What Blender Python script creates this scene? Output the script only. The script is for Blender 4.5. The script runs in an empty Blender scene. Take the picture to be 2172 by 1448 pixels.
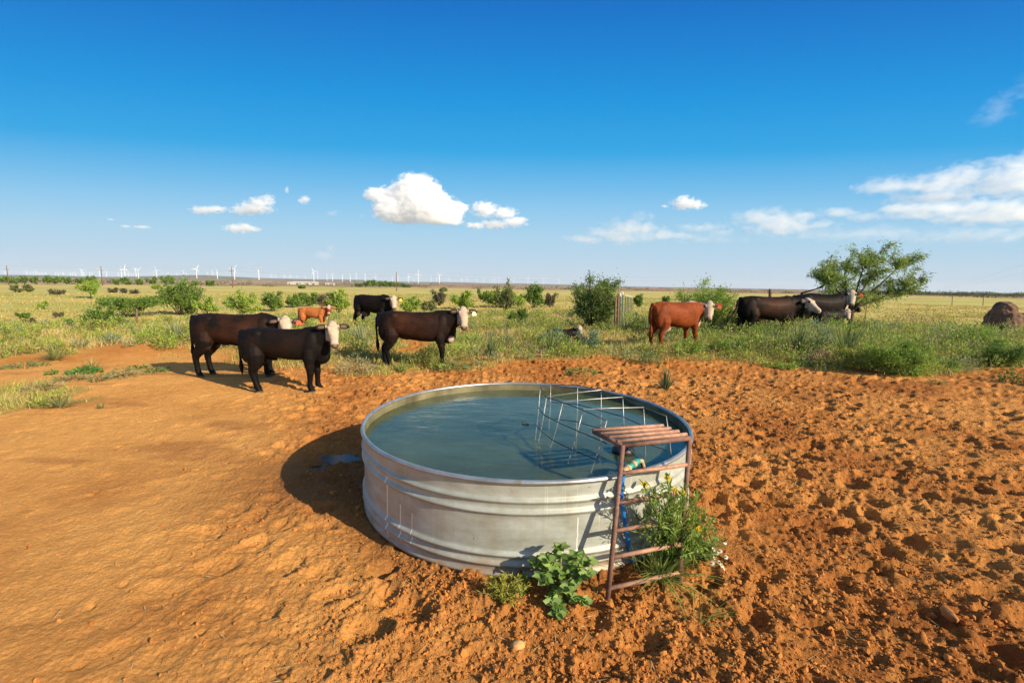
import bpy, math, random
import numpy as np
from mathutils import Vector, Matrix

sc = bpy.context.scene
col = sc.collection
R_ = math.radians

# ------------------------------------------------------------------ camera, sky, sun, exposure
PW, PH, FPX = 2172.0, 1448.0, 966.18
PITCH, ROLL, CAMZ = R_(6.88), R_(0.84), 1.551
cd = bpy.data.cameras.new('camera')
cam = bpy.data.objects.new('camera', cd)
col.objects.link(cam)
cd.sensor_width = 36.0
cd.lens = FPX / PW * 36.0
cd.clip_start = 0.05
cd.clip_end = 60000
cam.matrix_world = Matrix.Translation((0, 0, CAMZ)) @ Matrix.Rotation(math.pi / 2 - PITCH, 4, 'X') @ Matrix.Rotation(ROLL, 4, 'Z')
sc.camera = cam

SUN_EL, SUN_ROT = R_(26.8), R_(124.8)
SUN_DIR = Vector((math.sin(SUN_ROT) * math.cos(SUN_EL), math.cos(SUN_ROT) * math.cos(SUN_EL), math.sin(SUN_EL)))
wd = bpy.data.worlds.new('World')
sc.world = wd
wd.use_nodes = True
wn = wd.node_tree
sky = wn.nodes.new('ShaderNodeTexSky')
sky.sky_type = 'NISHITA'
sky.sun_disc = False
sky.sun_elevation = SUN_EL
sky.sun_rotation = SUN_ROT
sky.air_density = 1.0
sky.dust_density = 1.5
sky.ozone_density = 2.0
SKY_STR = 0.10
EXPO = 0.7
def disp(r, g, b):      # display colour -> scene radiance at this exposure
    f = lambda c: ((c / 255 + 0.055) / 1.055) ** 2.4 if c > 10 else c / 255 / 12.92
    return tuple(f(c) / 2 ** EXPO for c in (r, g, b))
# clear-sky colours by height above the horizon, blended with the physical sky
tcs = wn.nodes.new('ShaderNodeTexCoord'); sps = wn.nodes.new('ShaderNodeSeparateXYZ')
wn.links.new(tcs.outputs['Generated'], sps.inputs[0])
rmp = wn.nodes.new('ShaderNodeValToRGB'); els = rmp.color_ramp.elements
stops = [(-0.04, (196, 196, 190)), (0.0, (190, 206, 224)), (0.045, (185, 212, 232)), (0.105, (168, 210, 236)), (0.16, (140, 200, 238)), (0.205, (108, 187, 236)), (0.27, (40, 166, 230)), (0.36, (0, 148, 224)), (0.43, (0, 131, 214)), (0.505, (0, 110, 200)), (0.60, (70, 124, 184)), (0.75, (104, 132, 172)), (1.0, (122, 144, 174))]
while len(els) < len(stops): els.new(0.5)
for e, (z, c) in zip(els, stops):
    e.position = (z + 0.1) / 1.1; e.color = (*disp(*c), 1)
# height measured in great circles that flatten to the sides (the blue deepens evenly along the skyline)
sq = wn.nodes.new('ShaderNodeVectorMath'); sq.operation = 'MULTIPLY'; sq.inputs[1].default_value = (0.5, 1.0, 1.0)
wn.links.new(tcs.outputs['Generated'], sq.inputs[0])
nrm = wn.nodes.new('ShaderNodeVectorMath'); nrm.operation = 'NORMALIZE'; wn.links.new(sq.outputs[0], nrm.inputs[0])
wn.links.new(nrm.outputs[0], sps.inputs[0])
mpr = wn.nodes.new('ShaderNodeMapRange'); mpr.inputs[1].default_value = -0.1; mpr.inputs[2].default_value = 1.0
wn.links.new(sps.outputs[2], mpr.inputs[0]); wn.links.new(mpr.outputs[0], rmp.inputs[0])
scl = wn.nodes.new('ShaderNodeVectorMath'); scl.operation = 'SCALE'; scl.inputs['Scale'].default_value = SKY_STR
wn.links.new(sky.outputs[0], scl.inputs[0])
mxs = wn.nodes.new('ShaderNodeMix'); mxs.data_type = 'RGBA'; 
# towards the sun (behind the camera) the hazy physical sky takes over
dts = wn.nodes.new('ShaderNodeVectorMath'); dts.operation = 'DOT_PRODUCT'; dts.inputs[1].default_value = (math.sin(SUN_ROT), math.cos(SUN_ROT), 0)
wn.links.new(tcs.outputs['Generated'], dts.inputs[0])
mds = wn.nodes.new('ShaderNodeMapRange'); mds.inputs[1].default_value = 0.30; mds.inputs[2].default_value = 0.75; mds.inputs[3].default_value = 1.0; mds.inputs[4].default_value = 0.5
wn.links.new(dts.outputs['Value'], mds.inputs[0]); wn.links.new(mds.outputs[0], mxs.inputs[0])
wn.links.new(scl.outputs[0], mxs.inputs[6]); wn.links.new(rmp.outputs[0], mxs.inputs[7])
bg = wn.nodes['Background']
wn.links.new(mxs.outputs[2], bg.inputs[0])
bg.inputs[1].default_value = 1.0

sd = bpy.data.lights.new('sun', 'SUN')
sd.energy = 4.9
sd.angle = R_(0.5)
sd.color = (1.0, 0.85, 0.62)
so = bpy.data.objects.new('sun', sd)
col.objects.link(so)
so.rotation_euler = (-SUN_DIR).to_track_quat('-Z', 'Y').to_euler()

sc.view_settings.view_transform = 'Standard'
sc.view_settings.look = 'None'
sc.view_settings.gamma = 1.0
sc.view_settings.exposure = EXPO
sc.render.engine = 'CYCLES'
sc.cycles.use_denoising = True
sc.cycles.volume_step_rate = 0.4
sc.cycles.volume_bounces = 20
sc.cycles.max_bounces = 24
sc.cycles.transparent_max_bounces = 12
sc.cycles.diffuse_bounces = 3
sc.cycles.glossy_bounces = 3

rng = np.random.default_rng(7)

# ------------------------------------------------------------------ helpers
def pix_dir(px, py):
    a = ROLL
    u, v = px - PW / 2, py - PH / 2
    u, v = u * math.cos(a) + v * math.sin(a), -u * math.sin(a) + v * math.cos(a)
    c, s = math.cos(PITCH), math.sin(PITCH)
    r, up = u / FPX, -v / FPX
    return np.array([r, c + up * s, -s + up * c])

def at_z(px, py, z):
    d = pix_dir(px, py)
    t = (z - CAMZ) / d[2]
    return np.array([d[0] * t, d[1] * t, z])

def at_y(px, py, y):
    d = pix_dir(px, py)
    t = y / d[1]
    return np.array([d[0] * t, y, CAMZ + d[2] * t])

def pn(x, y, seed=0):
    xi = np.floor(x).astype(np.int64); yi = np.floor(y).astype(np.int64)
    xf = x - xi; yf = y - yi
    def g(ix, iy, dx, dy):
        h = (ix * 374761393 + iy * 668265263 + seed * 974634777) & 0xffffffff
        h = ((h ^ (h >> 13)) * 1274126177) & 0xffffffff
        h = h ^ (h >> 16)
        a = (h & 0xffff) * (2 * math.pi / 65536)
        return np.cos(a) * dx + np.sin(a) * dy
    u = xf * xf * xf * (xf * (xf * 6 - 15) + 10); v = yf * yf * yf * (yf * (yf * 6 - 15) + 10)
    a = g(xi, yi, xf, yf); b = g(xi + 1, yi, xf - 1, yf)
    c = g(xi, yi + 1, xf, yf - 1); d = g(xi + 1, yi + 1, xf - 1, yf - 1)
    return (a + (b - a) * u + (c - a) * v + (a - b - c + d) * u * v) * 1.4

def fbm(x, y, seed=0, oct=4, gain=0.5):
    s = 0; amp = 1.0
    for i in range(oct):
        s = s + amp * pn(x * 2 ** i, y * 2 ** i, seed + i * 17)
        amp *= gain
    return s

def worley(x, y, seed=0):
    xi = np.floor(x).astype(np.int64); yi = np.floor(y).astype(np.int64)
    f1 = np.full(x.shape, 9.0); idv = np.zeros(x.shape)
    for ox in (-1, 0, 1):
        for oy in (-1, 0, 1):
            cx = xi + ox; cy = yi + oy
            h = (cx * 374761393 + cy * 668265263 + seed * 974634777) & 0xffffffff
            h = ((h ^ (h >> 13)) * 1274126177) & 0xffffffff
            h = h ^ (h >> 16)
            px_ = cx + 0.1 + 0.8 * ((h & 0x3ff) / 1023.0); py_ = cy + 0.1 + 0.8 * (((h >> 10) & 0x3ff) / 1023.0)
            d = np.hypot(x - px_, y - py_)
            m = d < f1
            f1 = np.where(m, d, f1)
            idv = np.where(m, ((h >> 20) & 0x3ff) / 1023.0, idv)
    return f1, idv

def sst(a, b, x):
    t = np.clip((x - a) / (b - a), 0, 1)
    return t * t * (3 - 2 * t)

def mesh_obj(name, V, F, mat=None, parent=None, cols=None, smooth=True, loc=None, extra=None):
    """V (n,3); F = list of int arrays (m,3)/(m,4)"""
    V = np.asarray(V, dtype=np.float32)
    if not isinstance(F, list):
        F = [F]
    F = [np.asarray(f, dtype=np.int32) for f in F if len(f)]
    me = bpy.data.meshes.new(name)
    me.vertices.add(len(V))
    me.vertices.foreach_set('co', V.ravel())
    nl = sum(f.size for f in F); npoly = sum(len(f) for f in F)
    me.loops.add(nl); me.polygons.add(npoly)
    me.loops.foreach_set('vertex_index', np.concatenate([f.ravel() for f in F]))
    tot = np.concatenate([np.full(len(f), f.shape[1], dtype=np.int32) for f in F])
    st = np.concatenate([[0], np.cumsum(tot)[:-1]]).astype(np.int32)
    me.polygons.foreach_set('loop_start', st)
    me.polygons.foreach_set('use_smooth', np.full(npoly, smooth, dtype=bool))
    me.update(calc_edges=True)
    if cols is not None:
        c4 = np.ones((len(V), 4), dtype=np.float32); c4[:, :3] = cols
        at = me.color_attributes.new('Col', 'FLOAT_COLOR', 'POINT')
        at.data.foreach_set('color', c4.ravel())
    if extra:
        for k, arr in extra.items():
            a = me.attributes.new(k, 'FLOAT', 'POINT')
            a.data.foreach_set('value', np.asarray(arr, dtype=np.float32))
    if mat: me.materials.append(mat)
    o = bpy.data.objects.new(name, me)
    col.objects.link(o)
    if parent is not None: o.parent = parent
    if loc is not None: o.location = loc
    return o

def tag(o, label=None, cat=None, group=None, kind=None):
    if label: o['label'] = label
    if cat: o['category'] = cat
    if group: o['group'] = group
    if kind: o['kind'] = kind
    return o

def thing(name, label, cat, loc=(0, 0, 0), rz=0, group=None):
    o = bpy.data.objects.new(name, None)
    o.empty_display_size = 0.2
    col.objects.link(o)
    o.location = [float(v) for v in loc]; o.rotation_euler = (0, 0, rz)
    return tag(o, label, cat, group)

class Geo:
    def __init__(s):
        s.V = []; s.T = []; s.Q = []; s.C = []; s.n = 0
    def add(s, V, T=None, Q=None, C=None):
        V = np.asarray(V, float).reshape(-1, 3)
        s.V.append(V)
        if T is not None and len(T): s.T.append(np.asarray(T, int) + s.n)
        if Q is not None and len(Q): s.Q.append(np.asarray(Q, int) + s.n)
        if C is not None:
            s.C.append(np.broadcast_to(np.asarray(C, float), (len(V), 3)))
        s.n += len(V)
    def tube(s, P, r, n=8, C=None, cap=True):
        P = np.asarray(P, float); m = len(P)
        r = np.broadcast_to(np.asarray(r, float), (m,))
        T = np.gradient(P, axis=0); T /= (np.linalg.norm(T, axis=1)[:, None] + 1e-9)
        a = np.array([0, 0, 1.0]) if abs(T[0][2]) < 0.9 else np.array([1.0, 0, 0])
        u = np.cross(T[0], a); u /= np.linalg.norm(u)
        ang = np.arange(n) * 2 * math.pi / n
        rings = []
        for i in range(m):
            u = u - T[i] * np.dot(u, T[i]); u /= (np.linalg.norm(u) + 1e-9)
            w = np.cross(T[i], u)
            rings.append(P[i] + r[i] * (np.cos(ang)[:, None] * u + np.sin(ang)[:, None] * w))
        V = np.concatenate(rings)
        i = np.arange(m - 1)[:, None] * n; j = np.arange(n)[None, :]; j2 = (j + 1) % n
        Q = np.stack([(i + j), (i + j2), (i + n + j2), (i + n + j)], -1).reshape(-1, 4)
        Tr = []
        if cap:
            V = np.concatenate([V, P[:1], P[-1:]])
            c0, c1 = m * n, m * n + 1
            jj = np.arange(n); k = (jj + 1) % n
            Tr = np.concatenate([np.stack([np.full(n, c0), k, jj], -1), np.stack([np.full(n, c1), (m - 1) * n + jj, (m - 1) * n + k], -1)])
        s.add(V, Tr, Q, C)
    def rings(s, Rg, C=None, cap=True):
        """list of (n,3) rings lofted"""
        Rg = np.asarray(Rg, float); m, n = Rg.shape[:2]
        V = Rg.reshape(-1, 3)
        i = np.arange(m - 1)[:, None] * n; j = np.arange(n)[None, :]; j2 = (j + 1) % n
        Q = np.stack([(i + j), (i + j2), (i + n + j2), (i + n + j)], -1).reshape(-1, 4)
        Tr = []
        if cap:
            V = np.concatenate([V, Rg[0].mean(0)[None], Rg[-1].mean(0)[None]])
            c0, c1 = m * n, m * n + 1; jj = np.arange(n); k = (jj + 1) % n
            Tr = np.concatenate([np.stack([np.full(n, c0), k, jj], -1), np.stack([np.full(n, c1), (m - 1) * n + jj, (m - 1) * n + k], -1)])
        s.add(V, Tr, Q, C)
    def ellipsoid(s, c, A, n=12, C=None):
        """A rows = semi axes vectors"""
        A = np.asarray(A, float)
        th = np.linspace(0, math.pi, n); ph = np.arange(n * 2) * math.pi / n
        Rg = []
        for t in th[1:-1]:
            d = np.stack([np.sin(t) * np.cos(ph), np.sin(t) * np.sin(ph), np.full(len(ph), np.cos(t))], -1)
            Rg.append(np.asarray(c) + d @ A)
        s.rings(Rg, C)
    def box(s, c, h, C=None, M=None):
        c = np.asarray(c, float); h = np.asarray(h, float)
        sg = np.array([[x, y, z] for z in (-1, 1) for y in (-1, 1) for x in (-1, 1)], float)
        V = sg * h
        if M is not None: V = V @ np.asarray(M).T
        s.add(V + c, None, [[0, 2, 3, 1], [4, 5, 7, 6], [0, 1, 5, 4], [2, 6, 7, 3], [0, 4, 6, 2], [1, 3, 7, 5]], C)
    def leaves(s, P, D, L, Wd, C, fold=0.25, N=None, rngl=None):
        """pointed leaves: P base, D unit direction, L length, Wd width -> folded diamond of 2 triangles pairs"""
        rl = rngl or rng
        P = np.asarray(P, float); n = len(P)
        D = D / (np.linalg.norm(D, axis=1)[:, None] + 1e-9)
        L = np.broadcast_to(L, (n,)); Wd = np.broadcast_to(Wd, (n,))
        if N is None: N = rl.normal(size=(n, 3)) + np.array([0, 0, 0.8])
        S = np.cross(D, N); S /= (np.linalg.norm(S, axis=1)[:, None] + 1e-9)
        U = np.cross(S, D)
        mid = P + D * (L * 0.45)[:, None]
        up = U * (Wd * fold)[:, None]
        V = np.stack([P, mid + S * (Wd / 2)[:, None] + up, P + D * L[:, None], mid - S * (Wd / 2)[:, None] + up], 1).reshape(-1, 3)
        b = np.arange(n)[:, None] * 4
        T = np.concatenate([b + np.array([[0, 1, 2]]), b + np.array([[0, 2, 3]])])
        s.add(V, T, None, np.repeat(np.broadcast_to(np.asarray(C, float), (n, 3)), 4, axis=0))
    def blades(s, P, H, Wd, lean, C0, C1, rngl=None):
        rl = rngl or rng
        P = np.asarray(P, float); n = len(P)
        H = np.broadcast_to(H, (n,)); Wd = np.broadcast_to(Wd, (n,))
        a = rl.uniform(0, 2 * math.pi, n)
        S = np.stack([np.cos(a), np.sin(a), np.zeros(n)], -1) * (Wd / 2)[:, None]
        up = np.stack([np.zeros(n), np.zeros(n), H], -1)
        ln = np.zeros((n, 3)); ln[:, :2] = lean * H[:, None]
        mag = np.linalg.norm(lean, axis=1)
        up[:, 2] *= np.clip(1 - 0.35 * mag ** 2, 0.15, 1)
        m = P + up * 0.55 + ln * 0.35
        t = P + up + ln
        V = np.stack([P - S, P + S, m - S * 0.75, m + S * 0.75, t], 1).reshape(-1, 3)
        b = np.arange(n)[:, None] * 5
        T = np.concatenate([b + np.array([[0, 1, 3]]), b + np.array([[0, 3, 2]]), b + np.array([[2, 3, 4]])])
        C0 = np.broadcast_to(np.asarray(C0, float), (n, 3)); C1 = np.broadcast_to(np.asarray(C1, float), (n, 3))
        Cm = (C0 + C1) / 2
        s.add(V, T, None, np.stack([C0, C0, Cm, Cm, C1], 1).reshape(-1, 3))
    def build(s, name, mat, parent=None, smooth=True, loc=None):
        V = np.concatenate(s.V)
        F = []
        if s.T: F.append(np.concatenate(s.T))
        if s.Q: F.append(np.concatenate(s.Q))
        C = np.concatenate(s.C) if s.C and sum(len(c) for c in s.C) == len(V) else None
        return mesh_obj(name, V, F, mat, parent, C, smooth, loc)

# ------------------------------------------------------------------ materials
def new_mat(name):
    m = bpy.data.materials.new(name); m.use_nodes = True
    nt = m.node_tree
    return m, nt, nt.nodes['Principled BSDF'], nt.nodes['Material Output']

def noise_node(nt, scale, detail=4, rough=0.55, coord='Object', dist=0.0, mapscale=None):
    tc = nt.nodes.new('ShaderNodeTexCoord')
    n = nt.nodes.new('ShaderNodeTexNoise')
    n.inputs['Scale'].default_value = scale; n.inputs['Detail'].default_value = detail
    n.inputs['Roughness'].default_value = rough; n.inputs['Distortion'].default_value = dist
    if mapscale:
        mp = nt.nodes.new('ShaderNodeMapping'); mp.inputs['Scale'].default_value = mapscale
        nt.links.new(tc.outputs[coord], mp.inputs[0]); nt.links.new(mp.outputs[0], n.inputs['Vector'])
    else:
        nt.links.new(tc.outputs[coord], n.inputs['Vector'])
    return n

def ramp(nt, src, stops):
    r = nt.nodes.new('ShaderNodeValToRGB')
    el = r.color_ramp.elements
    while len(el) < len(stops): el.new(0.5)
    for e, (p, c) in zip(el, stops):
        e.position = p; e.color = (c[0], c[1], c[2], 1) if not isinstance(c, (int, float)) else (c, c, c, 1)
    nt.links.new(src, r.inputs[0])
    return r

def mixc(nt, fac, a, b, mode='MIX'):
    m = nt.nodes.new('ShaderNodeMix'); m.data_type = 'RGBA'; m.blend_type = mode
    for sock, v in ((m.inputs[0], fac), (m.inputs[6], a), (m.inputs[7], b)):
        if hasattr(v, 'is_linked'): nt.links.new(v, sock)
        elif isinstance(v, (int, float)): sock.default_value = v
        else: sock.default_value = (v[0], v[1], v[2], 1)
    return m.outputs[2]

def bump(nt, bs, h, strength=0.3, dist=0.01):
    b = nt.nodes.new('ShaderNodeBump'); b.inputs['Strength'].default_value = strength; b.inputs['Distance'].default_value = dist
    nt.links.new(h, b.inputs['Height']); nt.links.new(b.outputs[0], bs.inputs['Normal'])

def plain(name, c, rough=0.6, metal=0.0, var=0.25, scale=30, bumps=0.15):
    m, nt, bs, out = new_mat(name)
    n = noise_node(nt, scale)
    r = ramp(nt, n.outputs[0], [(0.3, [x * (1 - var) for x in c]), (0.7, [min(1, x * (1 + var)) for x in c])])
    nt.links.new(r.outputs[0], bs.inputs['Base Color'])
    bs.inputs['Roughness'].default_value = rough; bs.inputs['Metallic'].default_value = metal
    if bumps: bump(nt, bs, n.outputs[0], bumps, 0.005)
    return m

def foliage(name, trans=0.35, rough=0.55, spec=0.3):
    m, nt, bs, out = new_mat(name)
    a = nt.nodes.new('ShaderNodeVertexColor'); a.layer_name = 'Col'
    n = noise_node(nt, 6.0, 2)
    c = mixc(nt, 1.0, a.outputs[0], ramp(nt, n.outputs[0], [(0.3, 0.78), (0.7, 1.22)]).outputs[0], 'MULTIPLY')
    nt.links.new(c, bs.inputs['Base Color'])
    bs.inputs['Roughness'].default_value = rough
    bs.inputs['Specular IOR Level'].default_value = spec
    t = nt.nodes.new('ShaderNodeBsdfTranslucent')
    nt.links.new(c, t.inputs[0])
    mx = nt.nodes.new('ShaderNodeMixShader'); mx.inputs[0].default_value = trans
    nt.links.new(bs.outputs[0], mx.inputs[1]); nt.links.new(t.outputs[0], mx.inputs[2])
    nt.links.new(mx.outputs[0], out.inputs[0])
    return m

M = {}
M['leaf'] = foliage('leaf', 0.38)
M['grass'] = foliage('grass_blade', 0.38, 0.65, 0.2)
M['bark'] = plain('bark', (0.055, 0.040, 0.028), 0.9, 0, 0.4, 12, 0.4)
M['rust'] = plain('rusty_steel', (0.17, 0.085, 0.060), 0.75, 0.1, 0.45, 25, 0.35)
M['rust_light'] = plain('worn_rusty_pipe', (0.35, 0.19, 0.125), 0.7, 0.1, 0.35, 30, 0.35)
M['wire'] = plain('galvanised_wire', (0.42, 0.42, 0.40), 0.45, 0.6, 0.3, 40, 0.1)
M['wire_dark'] = plain('dark_wire', (0.07, 0.075, 0.085), 0.5, 0.5, 0.4, 40, 0.1)
M['blue'] = plain('blue_hose', (0.01, 0.16, 0.48), 0.4, 0, 0.1, 10, 0.05)
M['teal'] = plain('teal_plastic', (0.02, 0.28, 0.22), 0.5, 0, 0.2, 30, 0.1)
M['tan'] = plain('tan_plastic', (0.42, 0.30, 0.17), 0.6, 0, 0.25, 30, 0.15)
M['black'] = plain('black_rubber', (0.012, 0.012, 0.012), 0.5, 0, 0.3, 20, 0.1)
M['white_paint'] = plain('white_paint', (0.78, 0.78, 0.76), 0.45, 0, 0.05, 2, 0.0)
M['wood'] = plain('weathered_wood', (0.15, 0.085, 0.06), 0.85, 0, 0.3, 6, 0.3)
M['green_post'] = plain('green_paint', (0.05, 0.09, 0.06), 0.55, 0, 0.25, 20, 0.1)
M['white_tip'] = plain('white_tip_paint', (0.7, 0.72, 0.72), 0.5, 0, 0.08, 20, 0.0)
M['yellow'] = foliage('yellow_petal', 0.25, 0.6, 0.2)
M['eye'] = plain('dark_eye', (0.008, 0.006, 0.005), 0.12, 0, 0.1, 5, 0.0)
M['tag_orange'] = plain('orange_tag', (0.65, 0.10, 0.03), 0.5, 0, 0.1, 8, 0.0)
M['tag_yellow'] = plain('yellow_tag', (0.75, 0.50, 0.03), 0.5, 0, 0.1, 8, 0.0)
M['tag_white'] = plain('pale_tag', (0.75, 0.68, 0.42), 0.5, 0, 0.1, 8, 0.0)
M['roof'] = plain('pale_roof', (0.72, 0.70, 0.66), 0.5, 0, 0.08, 0.2, 0.0)
M['rock'] = plain('brown_rock', (0.13, 0.068, 0.040), 0.9, 0, 0.45, 2.2, 0.5)
# ------------------------------------------------------------------ terrain
TC = np.array([0.1135, 3.4767]); TR = 1.22; TRIM = 0.555
SHDIR = np.array([-math.sin(SUN_ROT), -math.cos(SUN_ROT)])
_thk = np.array([-3.2, -1.2, -0.846, -0.742, -0.587, -0.514, -0.38, -0.19, 0.0145, 0.158, 0.31, 0.57, 0.846, 1.2, 3.2])
_rpx = np.array([3, 5, 8.5, 9, 13, 11, 9.5, 7, 6.5, 5, 3.5, 3, 1.5, 1, 3.0])
def ridge_h(th):
    return np.interp(th, _thk, _rpx) / FPX * 7000 * np.clip(np.cos(th), 0.3, 1)

def Hc(x, y):
    x = np.asarray(x, float); y = np.asarray(y, float)
    r = np.hypot(x, y); th = np.arctan2(x, y)
    left = sst(0.1, -0.7, th)
    h = -(0.9 + 0.8 * left) * sst(15, 52, r) - (0.35 - 0.5 * left) * sst(55, 140, r)
    h = h + 0.06 * pn(x / 2.7, y / 2.7, 3) * sst(5.5, 9, r) + 0.30 * pn(x / 23, y / 23, 5) * sst(18, 45, r)
    h = h + 0.5 * pn(x / 90, y / 90, 8) * sst(80, 200, r) * (1 - sst(300, 600, r))
    rh = ridge_h(th) * (1 + 0.25 * pn(th * 9, r / 2500, 11) * sst(2500, 6000, r))
    h = h + rh * (0.35 * sst(700, 4500, r) + 0.65 * sst(5300, 7000, r)) * (1 - 0.5 * sst(7300, 9000, r))
    # low bank of soil at the far left edge of the bare ground, and the pad the tank stands on
    h = h + 0.22 * np.exp(-((x + 7.2) / 3.0) ** 2 - ((y - 10.2) / 1.3) ** 2)
    return h

def Hz(x, y):
    return float(Hc(np.array([float(x)]), np.array([float(y)]))[0])

def on_ground(px, py, ymin=2.0, ymax=900.0):
    d = pix_dir(px, py)
    ys = np.geomspace(ymin, ymax, 4000)
    t = ys / d[1]
    z = CAMZ + d[2] * t
    g = Hc(d[0] * t, ys)
    k = np.argmax(z <= g)
    if z[k] > g[k]: k = len(ys) - 1
    return np.array([d[0] * t[k], ys[k], g[k]])

_vx = [-60, -14, -10, -8.4, -5.7, -2.9, -0.7, 1.1, 3.3, 5.1, 6.4, 7.6, 10, 14, 60]
_vy = [8.0, 7.6, 8.5, 10.2, 8.6, 7.9, 8.1, 9.2, 10.0, 9.7, 8.9, 8.6, 9.0, 9.0, 9.0]
def veg_mask(x, y):
    x = np.asarray(x, float); y = np.asarray(y, float)
    yb = np.interp(x, _vx, _vy)
    n = 0.9 * fbm(x / 1.6, y / 1.6, 21, 3)
    v = sst(-0.5, 0.9, y - yb + n)
    bare = sst(0.30, 0.62, fbm(x / 3.6, y / 5.0, 25, 3) ) * (1 - sst(16, 30, y)) * (1 - 0.75 * sst(4.5, 6.0, x))
    v = v * (1 - 0.85 * bare)
    # grass running down to the left edge of the bare ground
    e = (((x + 6.9) / 1.4) ** 2 + ((y - 5.75) / 0.75) ** 2) + 0.6 * fbm(x / 0.6, y / 0.6, 27, 2)
    return np.maximum(v, 1 - sst(0.7, 1.1, e))

def rough_mask(x, y):
    """trampled soil: right side and around the tank; smooth worn ground on the left"""
    k = x + 0.55 * y - 0.9
    m = sst(-1.7, 0.4, k + 0.5 * fbm(x / 1.1, y / 1.1, 31, 2))
    return m

PUD = [at_z(722, 970, 0.0), at_z(676, 989, 0.0)]
PUDR = [0.085, 0.035]

def Hf(x, y, r):
    """fine relief of the trodden soil"""
    rm = rough_mask(x, y)
    near = 1 - sst(15, 28, r)
    v = veg_mask(x, y)
    a = near * (1 - 0.5 * v)
    h = 0.022 * fbm(x / 0.85, y / 0.85, 41, 2) * (0.35 + 0.65 * rm)
    # hoof pits
    f, idv = worley(x / 0.27 + 0.35 * pn(x * 2.4, y * 2.4, 5), y / 0.27 + 0.35 * pn(x * 2.4, y * 2.4, 6), 43)
    pit = (1 - sst(0.16, 0.40, f)) * (idv > 0.35)
    rim = np.exp(-((f - 0.43) / 0.11) ** 2) * (idv > 0.35)
    h = h + (0.16 + 0.84 * rm) * (-0.046 * pit * (0.25 + idv) + 0.013 * rim)
    # drag streaks on the smoother left side
    s = x * 0.80 + y * 0.60; t = -x * 0.60 + y * 0.80
    st = pn(s / 1.5, t / 0.16, 47)
    h = h + (1 - rm) * sst(0.15, 0.55, st) * 0.007 * sst(-4.4, -1.4, x + 0.1 * y)
    # clods
    f2, id2 = worley(x / 0.075 + 0.4 * pn(x * 9, y * 9, 8), y / 0.075 + 0.4 * pn(x * 9, y * 9, 9), 49)
    cl = (1 - sst(0.10, 0.46, f2)) * sst(0.5, 0.95, id2)
    blk = 0.037 * (id2 - 0.35) * (1 - 0.6 * sst(.30, .62, f2)) * sst(-.5, .25, fbm(x / .42, y / .42, 51, 2))
    h = h + (cl * 0.012 + blk) * (0.10 + 0.90 * rm)
    f3, id3 = worley(x / 0.038 + .3 * pn(x * 20, y * 20, 12), y / 0.038 + .3 * pn(x * 20, y * 20, 13), 53)
    h = h + (1 - sst(0.15, 0.6, f3)) * (id3 - .3) * 0.017 * (0.2 + 0.8 * rm) * (1 - sst(7, 14, r))
    ridg = 1 - np.abs(pn(x / 0.11, y / 0.11, 57))
    h = h + (ridg - 0.6) * 0.015 * (0.15 + 0.85 * rm)
    h = h + 0.008 * pn(x / 0.03, y / 0.03, 59) * (0.25 + 0.75 * rm) * (1 - sst(5, 10, r))
    # small dark pocks and scuffs pressed into the smooth ground
    f5, id5 = worley(x / 0.16 + .5 * pn(x * 4, y * 4, 14), y / 0.16, 65)
    h = h - (1 - rm) * (1 - sst(.06, .20, f5)) * (id5 > .80) * 0.016 * sst(-.3, .3, fbm(x / 1.1, y / 1.1, 67, 2))
    # worn flat plates of mud in places
    plate = sst(0.25, 0.45, fbm(x / 0.5, y / 0.5, 61, 2))
    h = h * (1 - 0.5 * plate)
    h = h * a
    # tank base: soil eroded on the left, banked up a little in front
    d = np.hypot(x - TC[0], y - TC[1])
    ang = np.arctan2(y - TC[1], x - TC[0])
    h = h - 0.03 * np.exp(-((d - TR - 0.05) / 0.12) ** 2) * sst(-0.3, -0.9, np.cos(ang))
    h = np.where(d < TR - 0.02, -0.02, h)
    for p, pr in zip(PUD, PUDR):
        dd = np.hypot((x - p[0]) / 1.5, y - p[1])
        k = 1 - sst(pr * 1.0, pr * 2.2, dd + 0.4 * pr * pn(x / 0.06, y / 0.06, 63))
        h = h * (1 - k) + (-0.020) * k
    return h

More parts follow.
